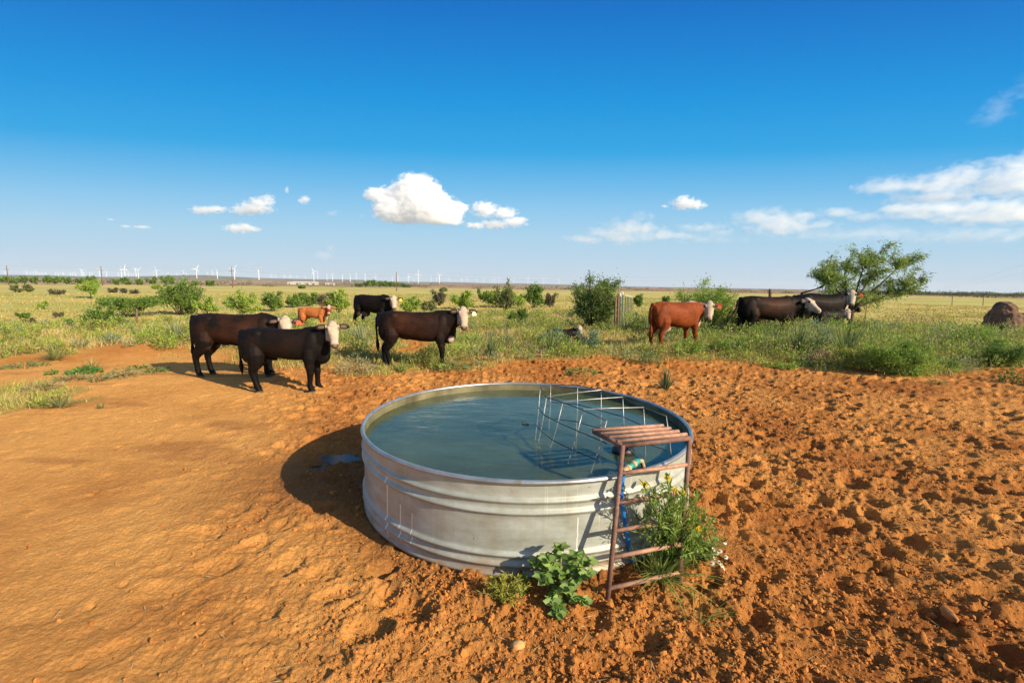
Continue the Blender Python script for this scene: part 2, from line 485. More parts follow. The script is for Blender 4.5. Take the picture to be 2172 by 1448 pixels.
def ground():
    # angles: dense in front, coarse behind
    a = R_(57)
    th = np.concatenate([np.linspace(-a, a, int(2 * 57 / 0.10)), np.linspace(a, 2 * math.pi - a, 126)[1:-1]])
    rr = np.concatenate([np.exp(np.arange(math.log(0.9), math.log(9.0), 0.0040)), np.exp(np.arange(math.log(9.0), math.log(45.0), 0.010)), np.exp(np.arange(math.log(45.0), math.log(9300.0), 0.022)), [9300.0]])
    n, m = len(th), len(rr)
    TH, RR = np.meshgrid(th, rr)
    X = RR * np.sin(TH); Y = RR * np.cos(TH)
    Z = Hc(X, Y)
    V = veg_mask(X, Y)
    k = int(np.searchsorted(rr, 30.0))
    Z[:k] += Hf(X[:k], Y[:k], RR[:k])
    # colours of the soil and the fields themselves
    rm = rough_mask(X, Y)
    n1 = fbm(X / 1.3, Y / 1.3, 71, 4); n2 = fbm(X / 0.22, Y / 0.22, 73, 3)
    dry = np.array([0.66, 0.325, 0.095]); mid = np.array([0.385, 0.150, 0.040]); red = np.array([0.27, 0.094, 0.026]); damp = np.array([0.22, 0.088, 0.030])
    def L(a_, b_, f): return a_ + (b_ - a_) * f[..., None]
    C = L(dry, mid, np.clip(0.12 + 0.68 * rm + 0.32 * n1, 0, 1))
    C = L(C, red, sst(0.2, 0.8, n1 + 0.5 * n2) * (0.2 + 0.45 * rm))
    C = L(C, dry * 1.12, sst(0.35, 0.8, n2) * 0.35)
    stain = sst(0.35, 0.7, fbm(X / 1.9 + 5, Y / 0.7, 79, 3)) * sst(-1.5, -3.0, X) * sst(2.2, 4.2, Y)
    C = L(C, damp * 1.35, stain * 0.5)
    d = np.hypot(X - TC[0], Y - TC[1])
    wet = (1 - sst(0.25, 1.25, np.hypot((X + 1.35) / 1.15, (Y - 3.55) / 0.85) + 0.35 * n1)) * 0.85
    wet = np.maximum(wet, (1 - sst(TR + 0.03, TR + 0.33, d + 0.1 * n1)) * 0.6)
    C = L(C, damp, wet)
    reds = np.array([0.45, 0.16, 0.032])
    C = L(C, reds, sst(7.5, 10.5, Y + 0.8 * n1) * 0.75)
    # ground below the plants
    tan = np.array([0.42, 0.30, 0.10]); grn = np.array([0.22, 0.22, 0.055])
    g1 = fbm(X / 6.0, Y / 9.0, 83, 4)
    under = L(tan, grn, sst(-0.35, 0.55, g1))
    C = L(C, under, V * (0.55 + 0.3 * sst(10, 25, RR)))
    # fields
    gold = np.array([0.54, 0.42, 0.15]); olive = np.array([0.37, 0.36, 0.11]); soil = np.array([0.44, 0.25, 0.115])
    g2 = fbm(X / 60, Y / 26, 87, 4); g3 = fbm(X / 9, Y / 5, 89, 3)
    fld = L(gold, olive, sst(-0.45, 0.5, g2 + 0.25 * g3))
    fld = L(fld, soil, sst(0.28, 0.7, fbm(X / 45 + 3, Y / 14, 91, 3)) * 0.6 * (1 - sst(60, 120, RR)))
    C = L(C, fld, sst(26, 44, RR + 5 * g3))
    lr = np.log(RR)
    pink = np.array([0.38, 0.215, 0.15]); brown = np.array([0.30, 0.175, 0.10]); dkg = np.array([0.12, 0.135, 0.085]); pale = np.array([0.45, 0.33, 0.17])
    b = fbm(X / 900, Y / 420, 93, 4)
    far = L(pink, brown, sst(-0.3, 0.4, b))
    far = L(far, pale, sst(0.25, 0.5, fbm(X / 700 + 9, Y / 300, 95, 3)))
    far = L(far, np.array([0.22, 0.22, 0.075]), sst(0.3, 0.5, fbm(X / 500 + 2, Y / 250, 96, 3)) * 0.8)
    far = L(far, dkg, sst(0.3, 0.45, fbm(X / 260 + 1, Y / 200, 97, 4)) * 0.9)
    C = L(C, far, sst(380, 520, RR * (1 + 0.25 * g2)))
    C = L(C, dkg * 0.9, sst(4600, 5400, RR * (1 + 0.2 * b)))
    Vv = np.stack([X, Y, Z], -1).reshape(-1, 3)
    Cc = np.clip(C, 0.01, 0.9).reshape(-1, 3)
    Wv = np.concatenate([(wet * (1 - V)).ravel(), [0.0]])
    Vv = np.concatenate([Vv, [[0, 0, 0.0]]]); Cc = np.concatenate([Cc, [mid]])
    i = np.arange(m - 1)[:, None] * n; j = np.arange(n)[None, :]; j2 = (j + 1) % n
    Q = np.stack([i + j, i + n + j, i + n + j2, i + j2], -1).reshape(-1, 4)[:, ::-1]
    jj = np.arange(n); T = np.stack([np.full(n, m * n), (jj + 1) % n, jj], -1)
    mt, nt, bs, out = new_mat('red_soil_and_fields')
    vc = nt.nodes.new('ShaderNodeVertexColor'); vc.layer_name = 'Col'
    nz = noise_node(nt, 55, 5, 0.65)
    nz2 = noise_node(nt, 9, 4, 0.6)
    c = mixc(nt, 1.0, vc.outputs[0], ramp(nt, nz.outputs[0], [(0.25, 0.80), (0.75, 1.18)]).outputs[0], 'MULTIPLY')
    c = mixc(nt, 1.0, c, ramp(nt, nz2.outputs[0], [(0.25, 0.86), (0.75, 1.14)]).outputs[0], 'MULTIPLY')
    nt.links.new(c, bs.inputs['Base Color'])
    wa = nt.nodes.new('ShaderNodeAttribute'); wa.attribute_name = 'wet'
    rr_ = ramp(nt, wa.outputs['Fac'], [(0.2, 0.97), (0.95, 0.6)])
    nt.links.new(rr_.outputs[0], bs.inputs['Roughness'])
    bs.inputs['Specular IOR Level'].default_value = 0.06
    vo = nt.nodes.new('ShaderNodeTexVoronoi'); vo.inputs['Scale'].default_value = 42; vo.inputs['Randomness'].default_value = 1.0
    tcg = nt.nodes.new('ShaderNodeTexCoord'); nt.links.new(tcg.outputs['Object'], vo.inputs['Vector'])
    nb_ = noise_node(nt, 90, 6, 0.75)
    sm = nt.nodes.new('ShaderNodeMath'); sm.operation = 'MULTIPLY_ADD'; sm.inputs[1].default_value = -0.55
    nt.links.new(vo.outputs['Distance'], sm.inputs[0]); nt.links.new(nb_.outputs[0], sm.inputs[2])
    bump(nt, bs, sm.outputs[0], 0.9, 0.016)
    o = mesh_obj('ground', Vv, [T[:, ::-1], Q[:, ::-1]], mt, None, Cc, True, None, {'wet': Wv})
    return tag(o, kind='structure')
GROUND = ground()

# shallow puddles in the tank's shadow
mp_, nt_, bs_, _o = new_mat('puddle_water')
bs_.inputs['Base Color'].default_value = (0.05, 0.03, 0.018, 1); bs_.inputs['Roughness'].default_value = 0.22; bs_.inputs['IOR'].default_value = 1.33
for p, pr in zip(PUD, PUDR):
    a = np.arange(40) * 2 * math.pi / 40
    rad = pr * 1.5 * (1 + 0.35 * pn(np.cos(a) * 1.7 + p[0] * 9, np.sin(a) * 1.7, 3))
    Vp = np.stack([p[0] + 1.5 * rad * np.cos(a), p[1] + rad * np.sin(a), np.full(40, -0.0105)], -1)
    Vp = np.concatenate([Vp, [[p[0], p[1], -0.0105]]])
    jj = np.arange(40)
    tag(mesh_obj('puddle', Vp, np.stack([np.full(40, 40), jj, (jj + 1) % 40], -1), mp_), kind='structure')

# loose clods and crumbs of soil (uncountable)
def clods():
    ico = np.array([[0, 0, 1], [.894, 0, .447], [.276, .851, .447], [-.724, .526, .447], [-.724, -.526, .447], [.276, -.851, .447],
                    [.724, .526, -.447], [-.276, .851, -.447], [-.894, 0, -.447], [-.276, -.851, -.447], [.724, -.526, -.447], [0, 0, -1]])
    fc = np.array([[0, 1, 2], [0, 2, 3], [0, 3, 4], [0, 4, 5], [0, 5, 1], [1, 6, 2], [2, 7, 3], [3, 8, 4], [4, 9, 5], [5, 10, 1], [2, 6, 7], [3, 7, 8], [4, 8, 9], [5, 9, 10], [1, 10, 6], [11, 7, 6], [11, 8, 7], [11, 9, 8], [11, 10, 9], [11, 6, 10]])
    N = 150000
    th = rng.uniform(-R_(54), R_(54), N); r = 1.3 * (9.5 / 1.3) ** rng.uniform(0, 1, N)
    x = r * np.sin(th); y = r * np.cos(th)
    keep = (rng.uniform(0, 1, N) < 0.10 + 0.90 * rough_mask(x, y) ** 1.3) & (rng.uniform(0, 1, N) > 0.75 * veg_mask(x, y)) & (np.hypot(x - TC[0], y - TC[1]) > TR + 0.01) & (np.hypot((x - PUD[0][0]) / 1.6, y - PUD[0][1]) > .2) & (np.hypot((x - PUD[1][0]) / 1.6, y - PUD[1][1]) > .1)
    cl = fbm(x / 0.5, y / 0.5, 101, 2); keep &= rng.uniform(-0.9, 0.5, N) < cl
    x, y, r = x[keep], y[keep], r[keep]; n = len(x)
    s = 0.0030 * np.exp(rng.normal(0.35, 0.62, n)); s = np.clip(s * (.42 + .43 * rough_mask(x, y)), 0.002, 0.02)
    z = Hc(x, y) + Hf(x, y, r) + s * 0.35
    J = ico[None] * (1 + rng.uniform(-0.38, 0.38, (n, 12, 1)))
    A = rng.uniform(0.55, 1.25, (n, 1, 3)); a = rng.uniform(0, 6.28, n)
    J = J * A; ca, sa = np.cos(a)[:, None], np.sin(a)[:, None]
    J = np.stack([J[..., 0] * ca - J[..., 1] * sa, J[..., 0] * sa + J[..., 1] * ca, J[..., 2] * 0.85], -1)
    V = J * s[:, None, None] + np.stack([x, y, z], -1)[:, None]
    F = (fc[None] + (np.arange(n) * 12)[:, None, None]).reshape(-1, 3)
    base = np.array([0.40, 0.158, 0.040]) * rng.uniform(0.72, 1.25, (n, 1))
    C = np.repeat(base, 12, axis=0)
    mt, nt, bs, out = new_mat('soil_clod')
    vc = nt.nodes.new('ShaderNodeVertexColor'); vc.layer_name = 'Col'
    nt.links.new(vc.outputs[0], bs.inputs['Base Color']); bs.inputs['Roughness'].default_value = 0.95
    bs.inputs['Specular IOR Level'].default_value = 0.15
    bump(nt, bs, noise_node(nt, 120, 4).outputs[0], 0.5, 0.01)
    o = mesh_obj('soil_clods', V.reshape(-1, 3), F, mt, None, C, False)
    tag(o, 'loose crumbs and clods of red soil strewn over the trampled ground', 'soil', None, 'stuff')
clods()
# ------------------------------------------------------------------ stock tank
def stock_tank():
    root = thing('stock_tank', 'large round galvanised steel water tank with ribbed sides standing on the red soil', 'water tank', (TC[0], TC[1], 0))
    # profile (radius offset, z)
    def bead(z, hh=0.024, d=0.016):
        return [(d * 0.5 * (1 + math.cos(t)), z + hh * t / math.pi) for t in np.linspace(-math.pi, math.pi, 11)]
    prof = [(-0.006, 0.0), (0.010, 0.004), (0.010, 0.022), (0.0, 0.028)] + bead(0.078) + bead(0.134) + [(0, 0.17), (0, 0.25), (0, 0.33)] + bead(0.372) + bead(0.436) + [(0, 0.48), (0, 0.542)]
    n = 192
    a = np.arange(n) * 2 * math.pi / n
    dent = 0.004 * np.sin(a * 3 + 1) + 0.003 * np.sin(a * 7 + 2)
    g = Geo()
    rings = []
    for dr, z in prof:
        rad = TR - 0.012 + dr + dent * math.sin(math.pi * min(1, max(0, z / 0.555)))
        rings.append(np.stack([rad * np.cos(a), rad * np.sin(a), np.full(n, z)], -1))
    g.rings(rings, cap=False); g2 = Geo(); rings = []
    for dr, z in prof[::-1]:       # inner skin
        rad = TR - 0.016 + dr + dent * math.sin(math.pi * min(1, max(0, z / 0.555)))
        rings.append(np.stack([rad * np.cos(a), rad * np.sin(a), np.full(n, z + (0.003 if z < .01 else 0))], -1))
    g2.rings(rings, cap=False)
    m, nt, bs, out = new_mat('galvanised_steel')
    tc = nt.nodes.new('ShaderNodeTexCoord')
    # vertical streaks: polar coordinates of the wall
    sp = nt.nodes.new('ShaderNodeSeparateXYZ'); nt.links.new(tc.outputs['Object'], sp.inputs[0])
    at = nt.nodes.new('ShaderNodeMath'); at.operation = 'ARCTAN2'; nt.links.new(sp.outputs[1], at.inputs[0]); nt.links.new(sp.outputs[0], at.inputs[1])
    cb = nt.nodes.new('ShaderNodeCombineXYZ'); nt.links.new(at.outputs[0], cb.inputs[0]); nt.links.new(sp.outputs[2], cb.inputs[1])
    def pnz(scl, mx, my, det=4, rough=0.6, dist=0.0):
        mp = nt.nodes.new('ShaderNodeMapping'); mp.inputs['Scale'].default_value = (mx, my, 1)
        nt.links.new(cb.outputs[0], mp.inputs[0])
        nn = nt.nodes.new('ShaderNodeTexNoise'); nn.inputs['Scale'].default_value = scl; nn.inputs['Detail'].default_value = det
        nn.inputs['Roughness'].default_value = rough; nn.inputs['Distortion'].default_value = dist
        nt.links.new(mp.outputs[0], nn.inputs['Vector']); return nn
    blot = pnz(3.0, 2.2, 4.0, 5, 0.65)
    base = ramp(nt, blot.outputs[0], [(0.25, (0.26, 0.27, 0.22)), (0.5, (0.36, 0.38, 0.335)), (0.75, (0.45, 0.48, 0.46))])
    strk = pnz(1.0, 38, 1.6, 4, 0.6, 0.15)
    c = mixc(nt, ramp(nt, strk.outputs[0], [(0.54, 0.0), (0.72, 0.26)]).outputs[0], base.outputs[0], (0.33, 0.235, 0.13))
    strk2 = pnz(1.0, 60, 1.0, 3, 0.6, 0.3)
    c = mixc(nt, ramp(nt, strk2.outputs[0], [(0.62, 0.0), (0.72, 0.5)]).outputs[0], c, (0.62, 0.60, 0.52))
    rst = pnz(1.0, 5.0, 9.0, 6, 0.7)
    c = mixc(nt, ramp(nt, rst.outputs[0], [(0.66, 0.0), (0.76, 0.7)]).outputs[0], c, (0.34, 0.15, 0.05))
    # mud splashed round the foot
    zr = nt.nodes.new('ShaderNodeMapRange'); zr.inputs[1].default_value = 0.0; zr.inputs[2].default_value = 0.16; zr.inputs[3].default_value = 1.0; zr.inputs[4].default_value = 0.0
    nt.links.new(sp.outputs[2], zr.inputs[0])
    mm = nt.nodes.new('ShaderNodeMath'); mm.operation = 'MULTIPLY'
    nt.links.new(zr.outputs[0], mm.inputs[0]); nt.links.new(ramp(nt, pnz(2, 6, 9, 5, 0.7).outputs[0], [(0.35, 0.1), (0.65, 1.0)]).outputs[0], mm.inputs[1])
    c = mixc(nt, mm.outputs[0], c, (0.34, 0.18, 0.075))
    # small dark specks
    vo = nt.nodes.new('ShaderNodeTexVoronoi'); vo.inputs['Scale'].default_value = 1.0
    mp = nt.nodes.new('ShaderNodeMapping'); mp.inputs['Scale'].default_value = (14, 11, 1); nt.links.new(cb.outputs[0], mp.inputs[0]); nt.links.new(mp.outputs[0], vo.inputs['Vector'])
    c = mixc(nt, ramp(nt, vo.outputs['Distance'], [(0.035, 0.8), (0.055, 0.0)]).outputs[0], c, (0.05, 0.035, 0.02))
    # white mineral drips at three places on the left
    for ang, w, z0, z1 in ((-2.36, 0.0045, 0.03, 0.40), (-2.245, 0.004, 0.04, 0.27), (-2.16, 0.003, 0.06, 0.25), (-1.36, 0.003, 0.1, 0.33)):
        wob = nt.nodes.new('ShaderNodeMath'); wob.operation = 'MULTIPLY_ADD'; wob.inputs[1].default_value = 0.02; wob.inputs[2].default_value = -ang - 0.01
        nt.links.new(pnz(9, 0.0, 1.0, 3).outputs[0], wob.inputs[0])
        ad = nt.nodes.new('ShaderNodeMath'); ad.operation = 'ADD'; nt.links.new(at.outputs[0], ad.inputs[0]); nt.links.new(wob.outputs[0], ad.inputs[1])
        ab = nt.nodes.new('ShaderNodeMath'); ab.operation = 'ABSOLUTE'; nt.links.new(ad.outputs[0], ab.inputs[0])
        lt = nt.nodes.new('ShaderNodeMapRange'); lt.inputs[1].default_value = w * 0.6; lt.inputs[2].default_value = w * 1.3; lt.inputs[3].default_value = 1; lt.inputs[4].default_value = 0
        nt.links.new(ab.outputs[0], lt.inputs[0])
        za = nt.nodes.new('ShaderNodeMapRange'); za.inputs[1].default_value = z1 + 0.01; za.inputs[2].default_value = z1; nt.links.new(sp.outputs[2], za.inputs[0])
        zb = nt.nodes.new('ShaderNodeMapRange'); zb.inputs[1].default_value = z0; zb.inputs[2].default_value = z0 + 0.02; nt.links.new(sp.outputs[2], zb.inputs[0])
        m1 = nt.nodes.new('ShaderNodeMath'); m1.operation = 'MULTIPLY'; nt.links.new(za.outputs[0], m1.inputs[0]); nt.links.new(zb.outputs[0], m1.inputs[1])
        m2 = nt.nodes.new('ShaderNodeMath'); m2.operation = 'MULTIPLY'; nt.links.new(m1.outputs[0], m2.inputs[0]); nt.links.new(lt.outputs[0], m2.inputs[1])
        c = mixc(nt, m2.outputs[0], c, (0.72, 0.70, 0.66))
    nt.links.new(c, bs.inputs['Base Color'])
    bs.inputs['Metallic'].default_value = 0.22
    rr = ramp(nt, blot.outputs[0], [(0.3, 0.42), (0.7, 0.62)])
    nt.links.new(rr.outputs[0], bs.inputs['Roughness'])
    bump(nt, bs, pnz(2.0, 9, 9, 5, 0.6).outputs[0], 0.12, 0.01)
    g.build('wall', m, root)
    g2.build('inner_wall', plain('algae_stained_steel', (0.16, 0.14, 0.075), 0.6, 0.2, 0.5, 5, 0.1), root)
    # rolled rim
    g = Geo(); rings = []
    for t in np.arange(12) * 2 * math.pi / 12:
        rad = TR - 0.006 + 0.014 * np.cos(t) + dent * 0.2
        rings.append(np.stack([rad * np.cos(a), rad * np.sin(a), np.full(n, TRIM - 0.014 + 0.014 * math.sin(t))], -1))
    rings.append(rings[0])
    g.rings(rings, cap=False)
    m2_, nt2, bs2, _ = new_mat('rolled_steel_rim')
    nr = noise_node(nt2, 7, 5, 0.65)
    nt2.links.new(ramp(nt2, nr.outputs[0], [(0.3, (0.30, 0.30, 0.29)), (0.62, (0.50, 0.51, 0.50)), (0.72, (0.36, 0.25, 0.14))]).outputs[0], bs2.inputs['Base Color'])
    bs2.inputs['Metallic'].default_value = 0.75; bs2.inputs['Roughness'].default_value = 0.35
    g.build('rim', m2_, root)
    g = Geo(); rad = TR - 0.014
    rr_ = [np.stack([rad * np.cos(a), rad * np.sin(a), np.full(n, z)], -1) for z in (0.012, 0.016)]
    g.rings(rr_)
    g.build('tank_floor', m, root)
stock_tank()

# water in the tank
def tank_water():
    n, k = 160, 60
    a = np.arange(n) * 2 * math.pi / n
    WZ = 0.476
    V = [[TC[0], TC[1], WZ]]; rads = np.linspace(0.03, TR - 0.018, k)
    for rr in rads:
        V += [[TC[0] + rr * math.cos(t), TC[1] + rr * math.sin(t), WZ] for t in a]
    V = np.array(V); x, y = V[:, 0], V[:, 1]
    V[:, 2] += 0.0016 * pn(x / 0.30 + y * 0.4, y / 0.13, 3) + 0.0009 * pn(x / 0.11, y / 0.06, 5)
    i = 1 + np.arange(k - 1)[:, None] * n; j = np.arange(n)[None, :]; j2 = (j + 1) % n
    Q = np.stack([i + j, i + j2, i + n + j2, i + n + j], -1).reshape(-1, 4)[:, ::-1]
    jj = np.arange(n); T = np.stack([np.zeros(n, int), 1 + jj, 1 + (jj + 1) % n], -1)
    m, nt, bs, out = new_mat('murky_water')
    nn = noise_node(nt, 2.2, 3, 0.5)
    nt.links.new(ramp(nt, nn.outputs[0], [(0.3, (0.046, 0.066, 0.032)), (0.7, (0.074, 0.098, 0.048))]).outputs[0], bs.inputs['Base Color'])
    bs.inputs['Roughness'].default_value = 0.05; bs.inputs['IOR'].default_value = 1.333
    bs.inputs['Subsurface Weight'].default_value = 1.0; bs.inputs['Subsurface Radius'].default_value = (0.25, 0.35, 0.25); bs.inputs['Subsurface Scale'].default_value = 0.5
    n2 = noise_node(nt, 1.0, 3, 0.55, mapscale=(9, 26, 1))
    bump(nt, bs, n2.outputs[0], 0.19, 0.012)
    tag(mesh_obj('water', V, [T, Q[:, ::-1]], m), kind='structure')
    g = Geo()
    nn_ = 26
    rr = np.sqrt(rng.uniform(0, 1, nn_)) * 1.05; aa = rng.uniform(0, 6.28, nn_)
tank_water()

# ------------------------------------------------------------------ pipe stand over the float valve
def pipe_stand():
    ZT = 0.72
    fl = at_z(1321, 945, ZT); fr = at_z(1463, 929, ZT); bl = at_z(1259, 915, ZT); br = at_z(1402, 906, ZT)
    foot_l = at_z(1289, 1268, 0.0)
    # right foot mirrors the lean of the left one
    foot_r = fr + (foot_l - fl); foot_r[2] = 0.0
    d = np.array([foot_r[0], foot_r[1]]) - TC; dn = np.linalg.norm(d)
    if dn < TR + 0.06: foot_r[:2] = TC + d / dn * (TR + 0.06)
    root = thing('pipe_ladder', 'rusty welded pipe ladder with a slatted platform reaching over the right rim of the tank', 'ladder', foot_l)
    o = foot_l
    def part(name, P, r, mat):
        g = Geo(); P = np.asarray(P) - o
        g.tube(P, r, 12); return g.build(name, mat, root)
    for top, ft in ((fl, foot_l), (fr, foot_r)):
        f2 = ft + (ft - top) / np.linalg.norm(ft - top) * 0.06
        part('leg', [top + (0, 0, 0.004), top * .5 + f2 * .5, f2], 0.0135, M['rust'])
    part('front_bar', [fl, fr], 0.013, M['rust'])
    part('side_bar', [fl + (0, 0, -.002), bl], 0.013, M['rust'])
    part('side_bar', [fr + (0, 0, -.002), br], 0.013, M['rust'])
    for f in (0.15, 0.42, 0.70, 0.97):
        a = fl + (bl - fl) * f; b = fr + (br - fr) * f
        e = (b - a) * 0.02
        part('slat', [a - e + (0, 0, .012), (a + b) / 2 + (0, 0, .0125), b + e + (0, 0, .012)], 0.0108, M['rust_light'])
    for pl, pr in (((1320, 1005), (1458, 985)), ((1313, 1067), (1452, 1043)), ((1305, 1127), (1448, 1101)), ((1299, 1182), (1445, 1156)), ((1292, 1247), (1441, 1212))):
        def leg_pt(p, top, ft):
            best = min(((np.linalg.norm(np.cross(pix_dir(*p), (top + (ft - top) * t) - np.array([0, 0, CAMZ])))), t) for t in np.linspace(0, 1, 200))
            return top + (ft - top) * best[1], best[1]
        a, t = leg_pt(pl, fl, foot_l)
        b = fr + (foot_r - fr) * t
        part('rung', [a, (a + b) / 2, b], 0.0115, M['rust_light'])
    return fl, fr, bl, br, foot_l, foot_r
STAND = pipe_stand()

def wire_cage():
    WZ = 0.47
    nb = [(1135, 932), (1142, 938), (1164, 962), (1204, 984), (1253, 1003)]
    nt_ = [(1146, 821), (1159, 842), (1194, 853), (1237, 869), (1287, 892)]
    fb = [(1164, 912), (1222, 922), (1273, 938), (1323, 950), (1369, 966), (1425, 984)]
    ft = [(1168, 816), (1225, 817), (1275, 828), (1321, 843), (1365, 865), (1413, 882)]
    def pts(B, T):
        out = []
        for b, t in zip(B, T):
            pb = at_z(b[0], b[1], WZ); pt = at_y(t[0], t[1], pb[1] + 0.02)
            out.append((pb, pt))
        return out
    near, far = pts(nb, nt_), pts(fb, ft)
    o = near[0][0]
    root = thing('wire_cage', 'bent welded wire cage of pale and dark rods standing in the tank water', 'wire cage', o)
    def part(name, P, r, mat):
        g = Geo(); g.tube(np.asarray(P) - o, r, 6); g.build(name, mat, root)
    for pb, pt in near + far:
        low = pb + (pb - pt) * 0.8; low[2] = max(low[2], 0.2)
        part('upright_wire', [low, pb, (pb + pt) / 2 + (0.004, 0, 0), pt], 0.0027, M['wire'])
    for f in (1.0, 0.62, 0.27):
        P = [pb + (pt - pb) * f for pb, pt in near]
        Q = [pb + (pt - pb) * f for pb, pt in far]
        ext = STAND[2] * 0.9 + P[-1] * 0.1 if f > 0.9 else P[-1] + (P[-1] - P[-2]) * 0.25
        loop = [ext] + P[::-1] + Q
        # smooth hairpin at the left end
        part('long_wire', loop, 0.0034, M['wire_dark'])
    for i, j in ((1, 2), (2, 3), (3, 4)):
        a = near[i][1]; b = far[j][1]
        mid = (a + b) / 2 + (0, 0, 0.006)
        part('cross_wire', [a + (0, 0, -0.05), a + (0, 0, 0.004), mid, b + (0, 0, .004), b + (0.004, 0, -0.06)], 0.0030, M['wire'])
wire_cage()

def hose_and_float():
    fl, fr, bl, br, foot_l, foot_r = STAND
    e0 = at_z(1322, 1000, 0.567); e1 = at_z(1352, 978, 0.580)
    foot = at_z(1346, 1193, 0.005)
    root = thing('water_hose', 'blue hose rising beside the rusty ladder to teal and tan fittings on the tank rim', 'hose', foot)
    
    def on_wall(px, py):
        d = pix_dir(px, py); t = np.linspace(1.5, 3.5, 3000); q = d[None] * t[:, None]
        k = np.argmax(np.hypot(q[:, 0] - TC[0], q[:, 1] - TC[1]) < TR + 0.025); return q[k] + np.array([0, 0, CAMZ])
    h1 = on_wall(1316, 1050); h2 = on_wall(1326, 1115)
    d = lambda p: np.asarray(p) - foot
    out = np.array([0.06, -0.12, 0]) * 0.3
    g = Geo(); ctl = np.array([d(foot) + (0, 0, -.04), d(h2), d(h1), d(e0) + (-.005, -.01, -.03), d(e0)])
    tt = np.linspace(0, 4, 40); P = np.stack([np.interp(tt, range(5), ctl[:, k]) for k in range(3)], -1)
    for _ in range(6): P[1:-1] = (P[:-2] + 2 * P[1:-1] + P[2:]) / 4
    g.tube(P, 0.0125, 10); g.build('hose', M['blue'], root)
    ax = (e1 - e0) / np.linalg.norm(e1 - e0)
    def seg(a, b, r, name, mat):
        g = Geo(); p, q = d(e0 + (e1 - e0) * a), d(e0 + (e1 - e0) * b)
        g.tube([p, p + (q - p) * .02, q - (q - p) * .02, q], [r * .85, r, r, r * .85], 12); g.build(name, mat, root)
    seg(-0.05, 0.25, 0.018, 'hose_clamp', M['tan']); seg(0.25, 0.36, 0.021, 'coupling', M['tan'])
    seg(0.36, 0.62, 0.0165, 'coupling', M['teal']); seg(0.62, 0.78, 0.020, 'coupling', M['tan']); seg(0.78, 1.02, 0.0185, 'coupling', M['teal'])
    g = Geo(); p = d(e1); g.tube([p, p + (0.03, 0.02, -.005), p + (0.05, 0.05, -0.05), p + (0.045, 0.07, -0.13)], 0.013, 10); g.build('pipe_elbow', M['tan'], root)
    fc = at_z(1322, 957, 0.482)
    fv = thing('float', 'black rubber float on the water under the rusty platform', 'float', fc)
    g = Geo(); ph = np.arange(20) * 2 * math.pi / 20
    g.rings([np.stack([r * np.cos(ph), r * np.sin(ph), np.full(20, z)], -1) for r, z in ((0.05, -.03), (0.07, -.015), (0.074, 0.01), (0.066, 0.03), (0.03, 0.04))])
    g.build('float_body', M['black'], fv)
    g = Geo(); g.tube([np.array([0.02, 0, 0.035]), (np.asarray(e1) + (0.045, 0.03, -0.03)) - fc], 0.004, 6); g.build('float_arm', M['wire_dark'], fv)
hose_and_float()
# ------------------------------------------------------------------ cattle
mc, ntc, bsc, _ = new_mat('cattle_coat')
_vc = ntc.nodes.new('ShaderNodeVertexColor'); _vc.layer_name = 'Col'
_n = noise_node(ntc, 16, 5, 0.65, mapscale=(1, 1, 2.2))
ntc.links.new(mixc(ntc, 1.0, _vc.outputs[0], ramp(ntc, _n.outputs[0], [(0.25, 0.72), (0.75, 1.3)]).outputs[0], 'MULTIPLY'), bsc.inputs['Base Color'])
bsc.inputs['Roughness'].default_value = 0.58
bsc.inputs['Specular IOR Level'].default_value = 0.09
bsc.inputs['Sheen Weight'].default_value = 0.0
bsc.inputs['Sheen Roughness'].default_value = 0.4
bump(ntc, bsc, noise_node(ntc, 60, 4, 0.7, mapscale=(1, 1, 0.35)).outputs[0], 0.35, 0.01)

def unit(v):
    v = np.asarray(v, float); return v / np.linalg.norm(v)

def superring(c, hw, hh, n=28, ex=2.4, top=1.0):
    a = np.arange(n) * 2 * math.pi / n
    ca, sa = np.cos(a), np.sin(a)
    y = hw * np.sign(ca) * np.abs(ca) ** (2 / ex); z = hh * np.sign(sa) * np.abs(sa) ** (2 / ex)
    z = np.where(z > 0, z * top, z)
    y = y * np.where(z > 0.3 * hh, 1 - 0.18 * (z / hh - 0.3), 1.0)
    return np.stack([np.full(n, c[0]), c[1] + y, c[2] + z], -1)

BLACK = np.array([0.0055, 0.0048, 0.0046]); BROWN = np.array([0.085, 0.029, 0.013]); RED = np.array([0.175, 0.040, 0.011]); TANR = np.array([0.36, 0.115, 0.034])
WHITE = np.array([0.43, 0.34, 0.25]); PINK = np.array([0.15, 0.085, 0.075])

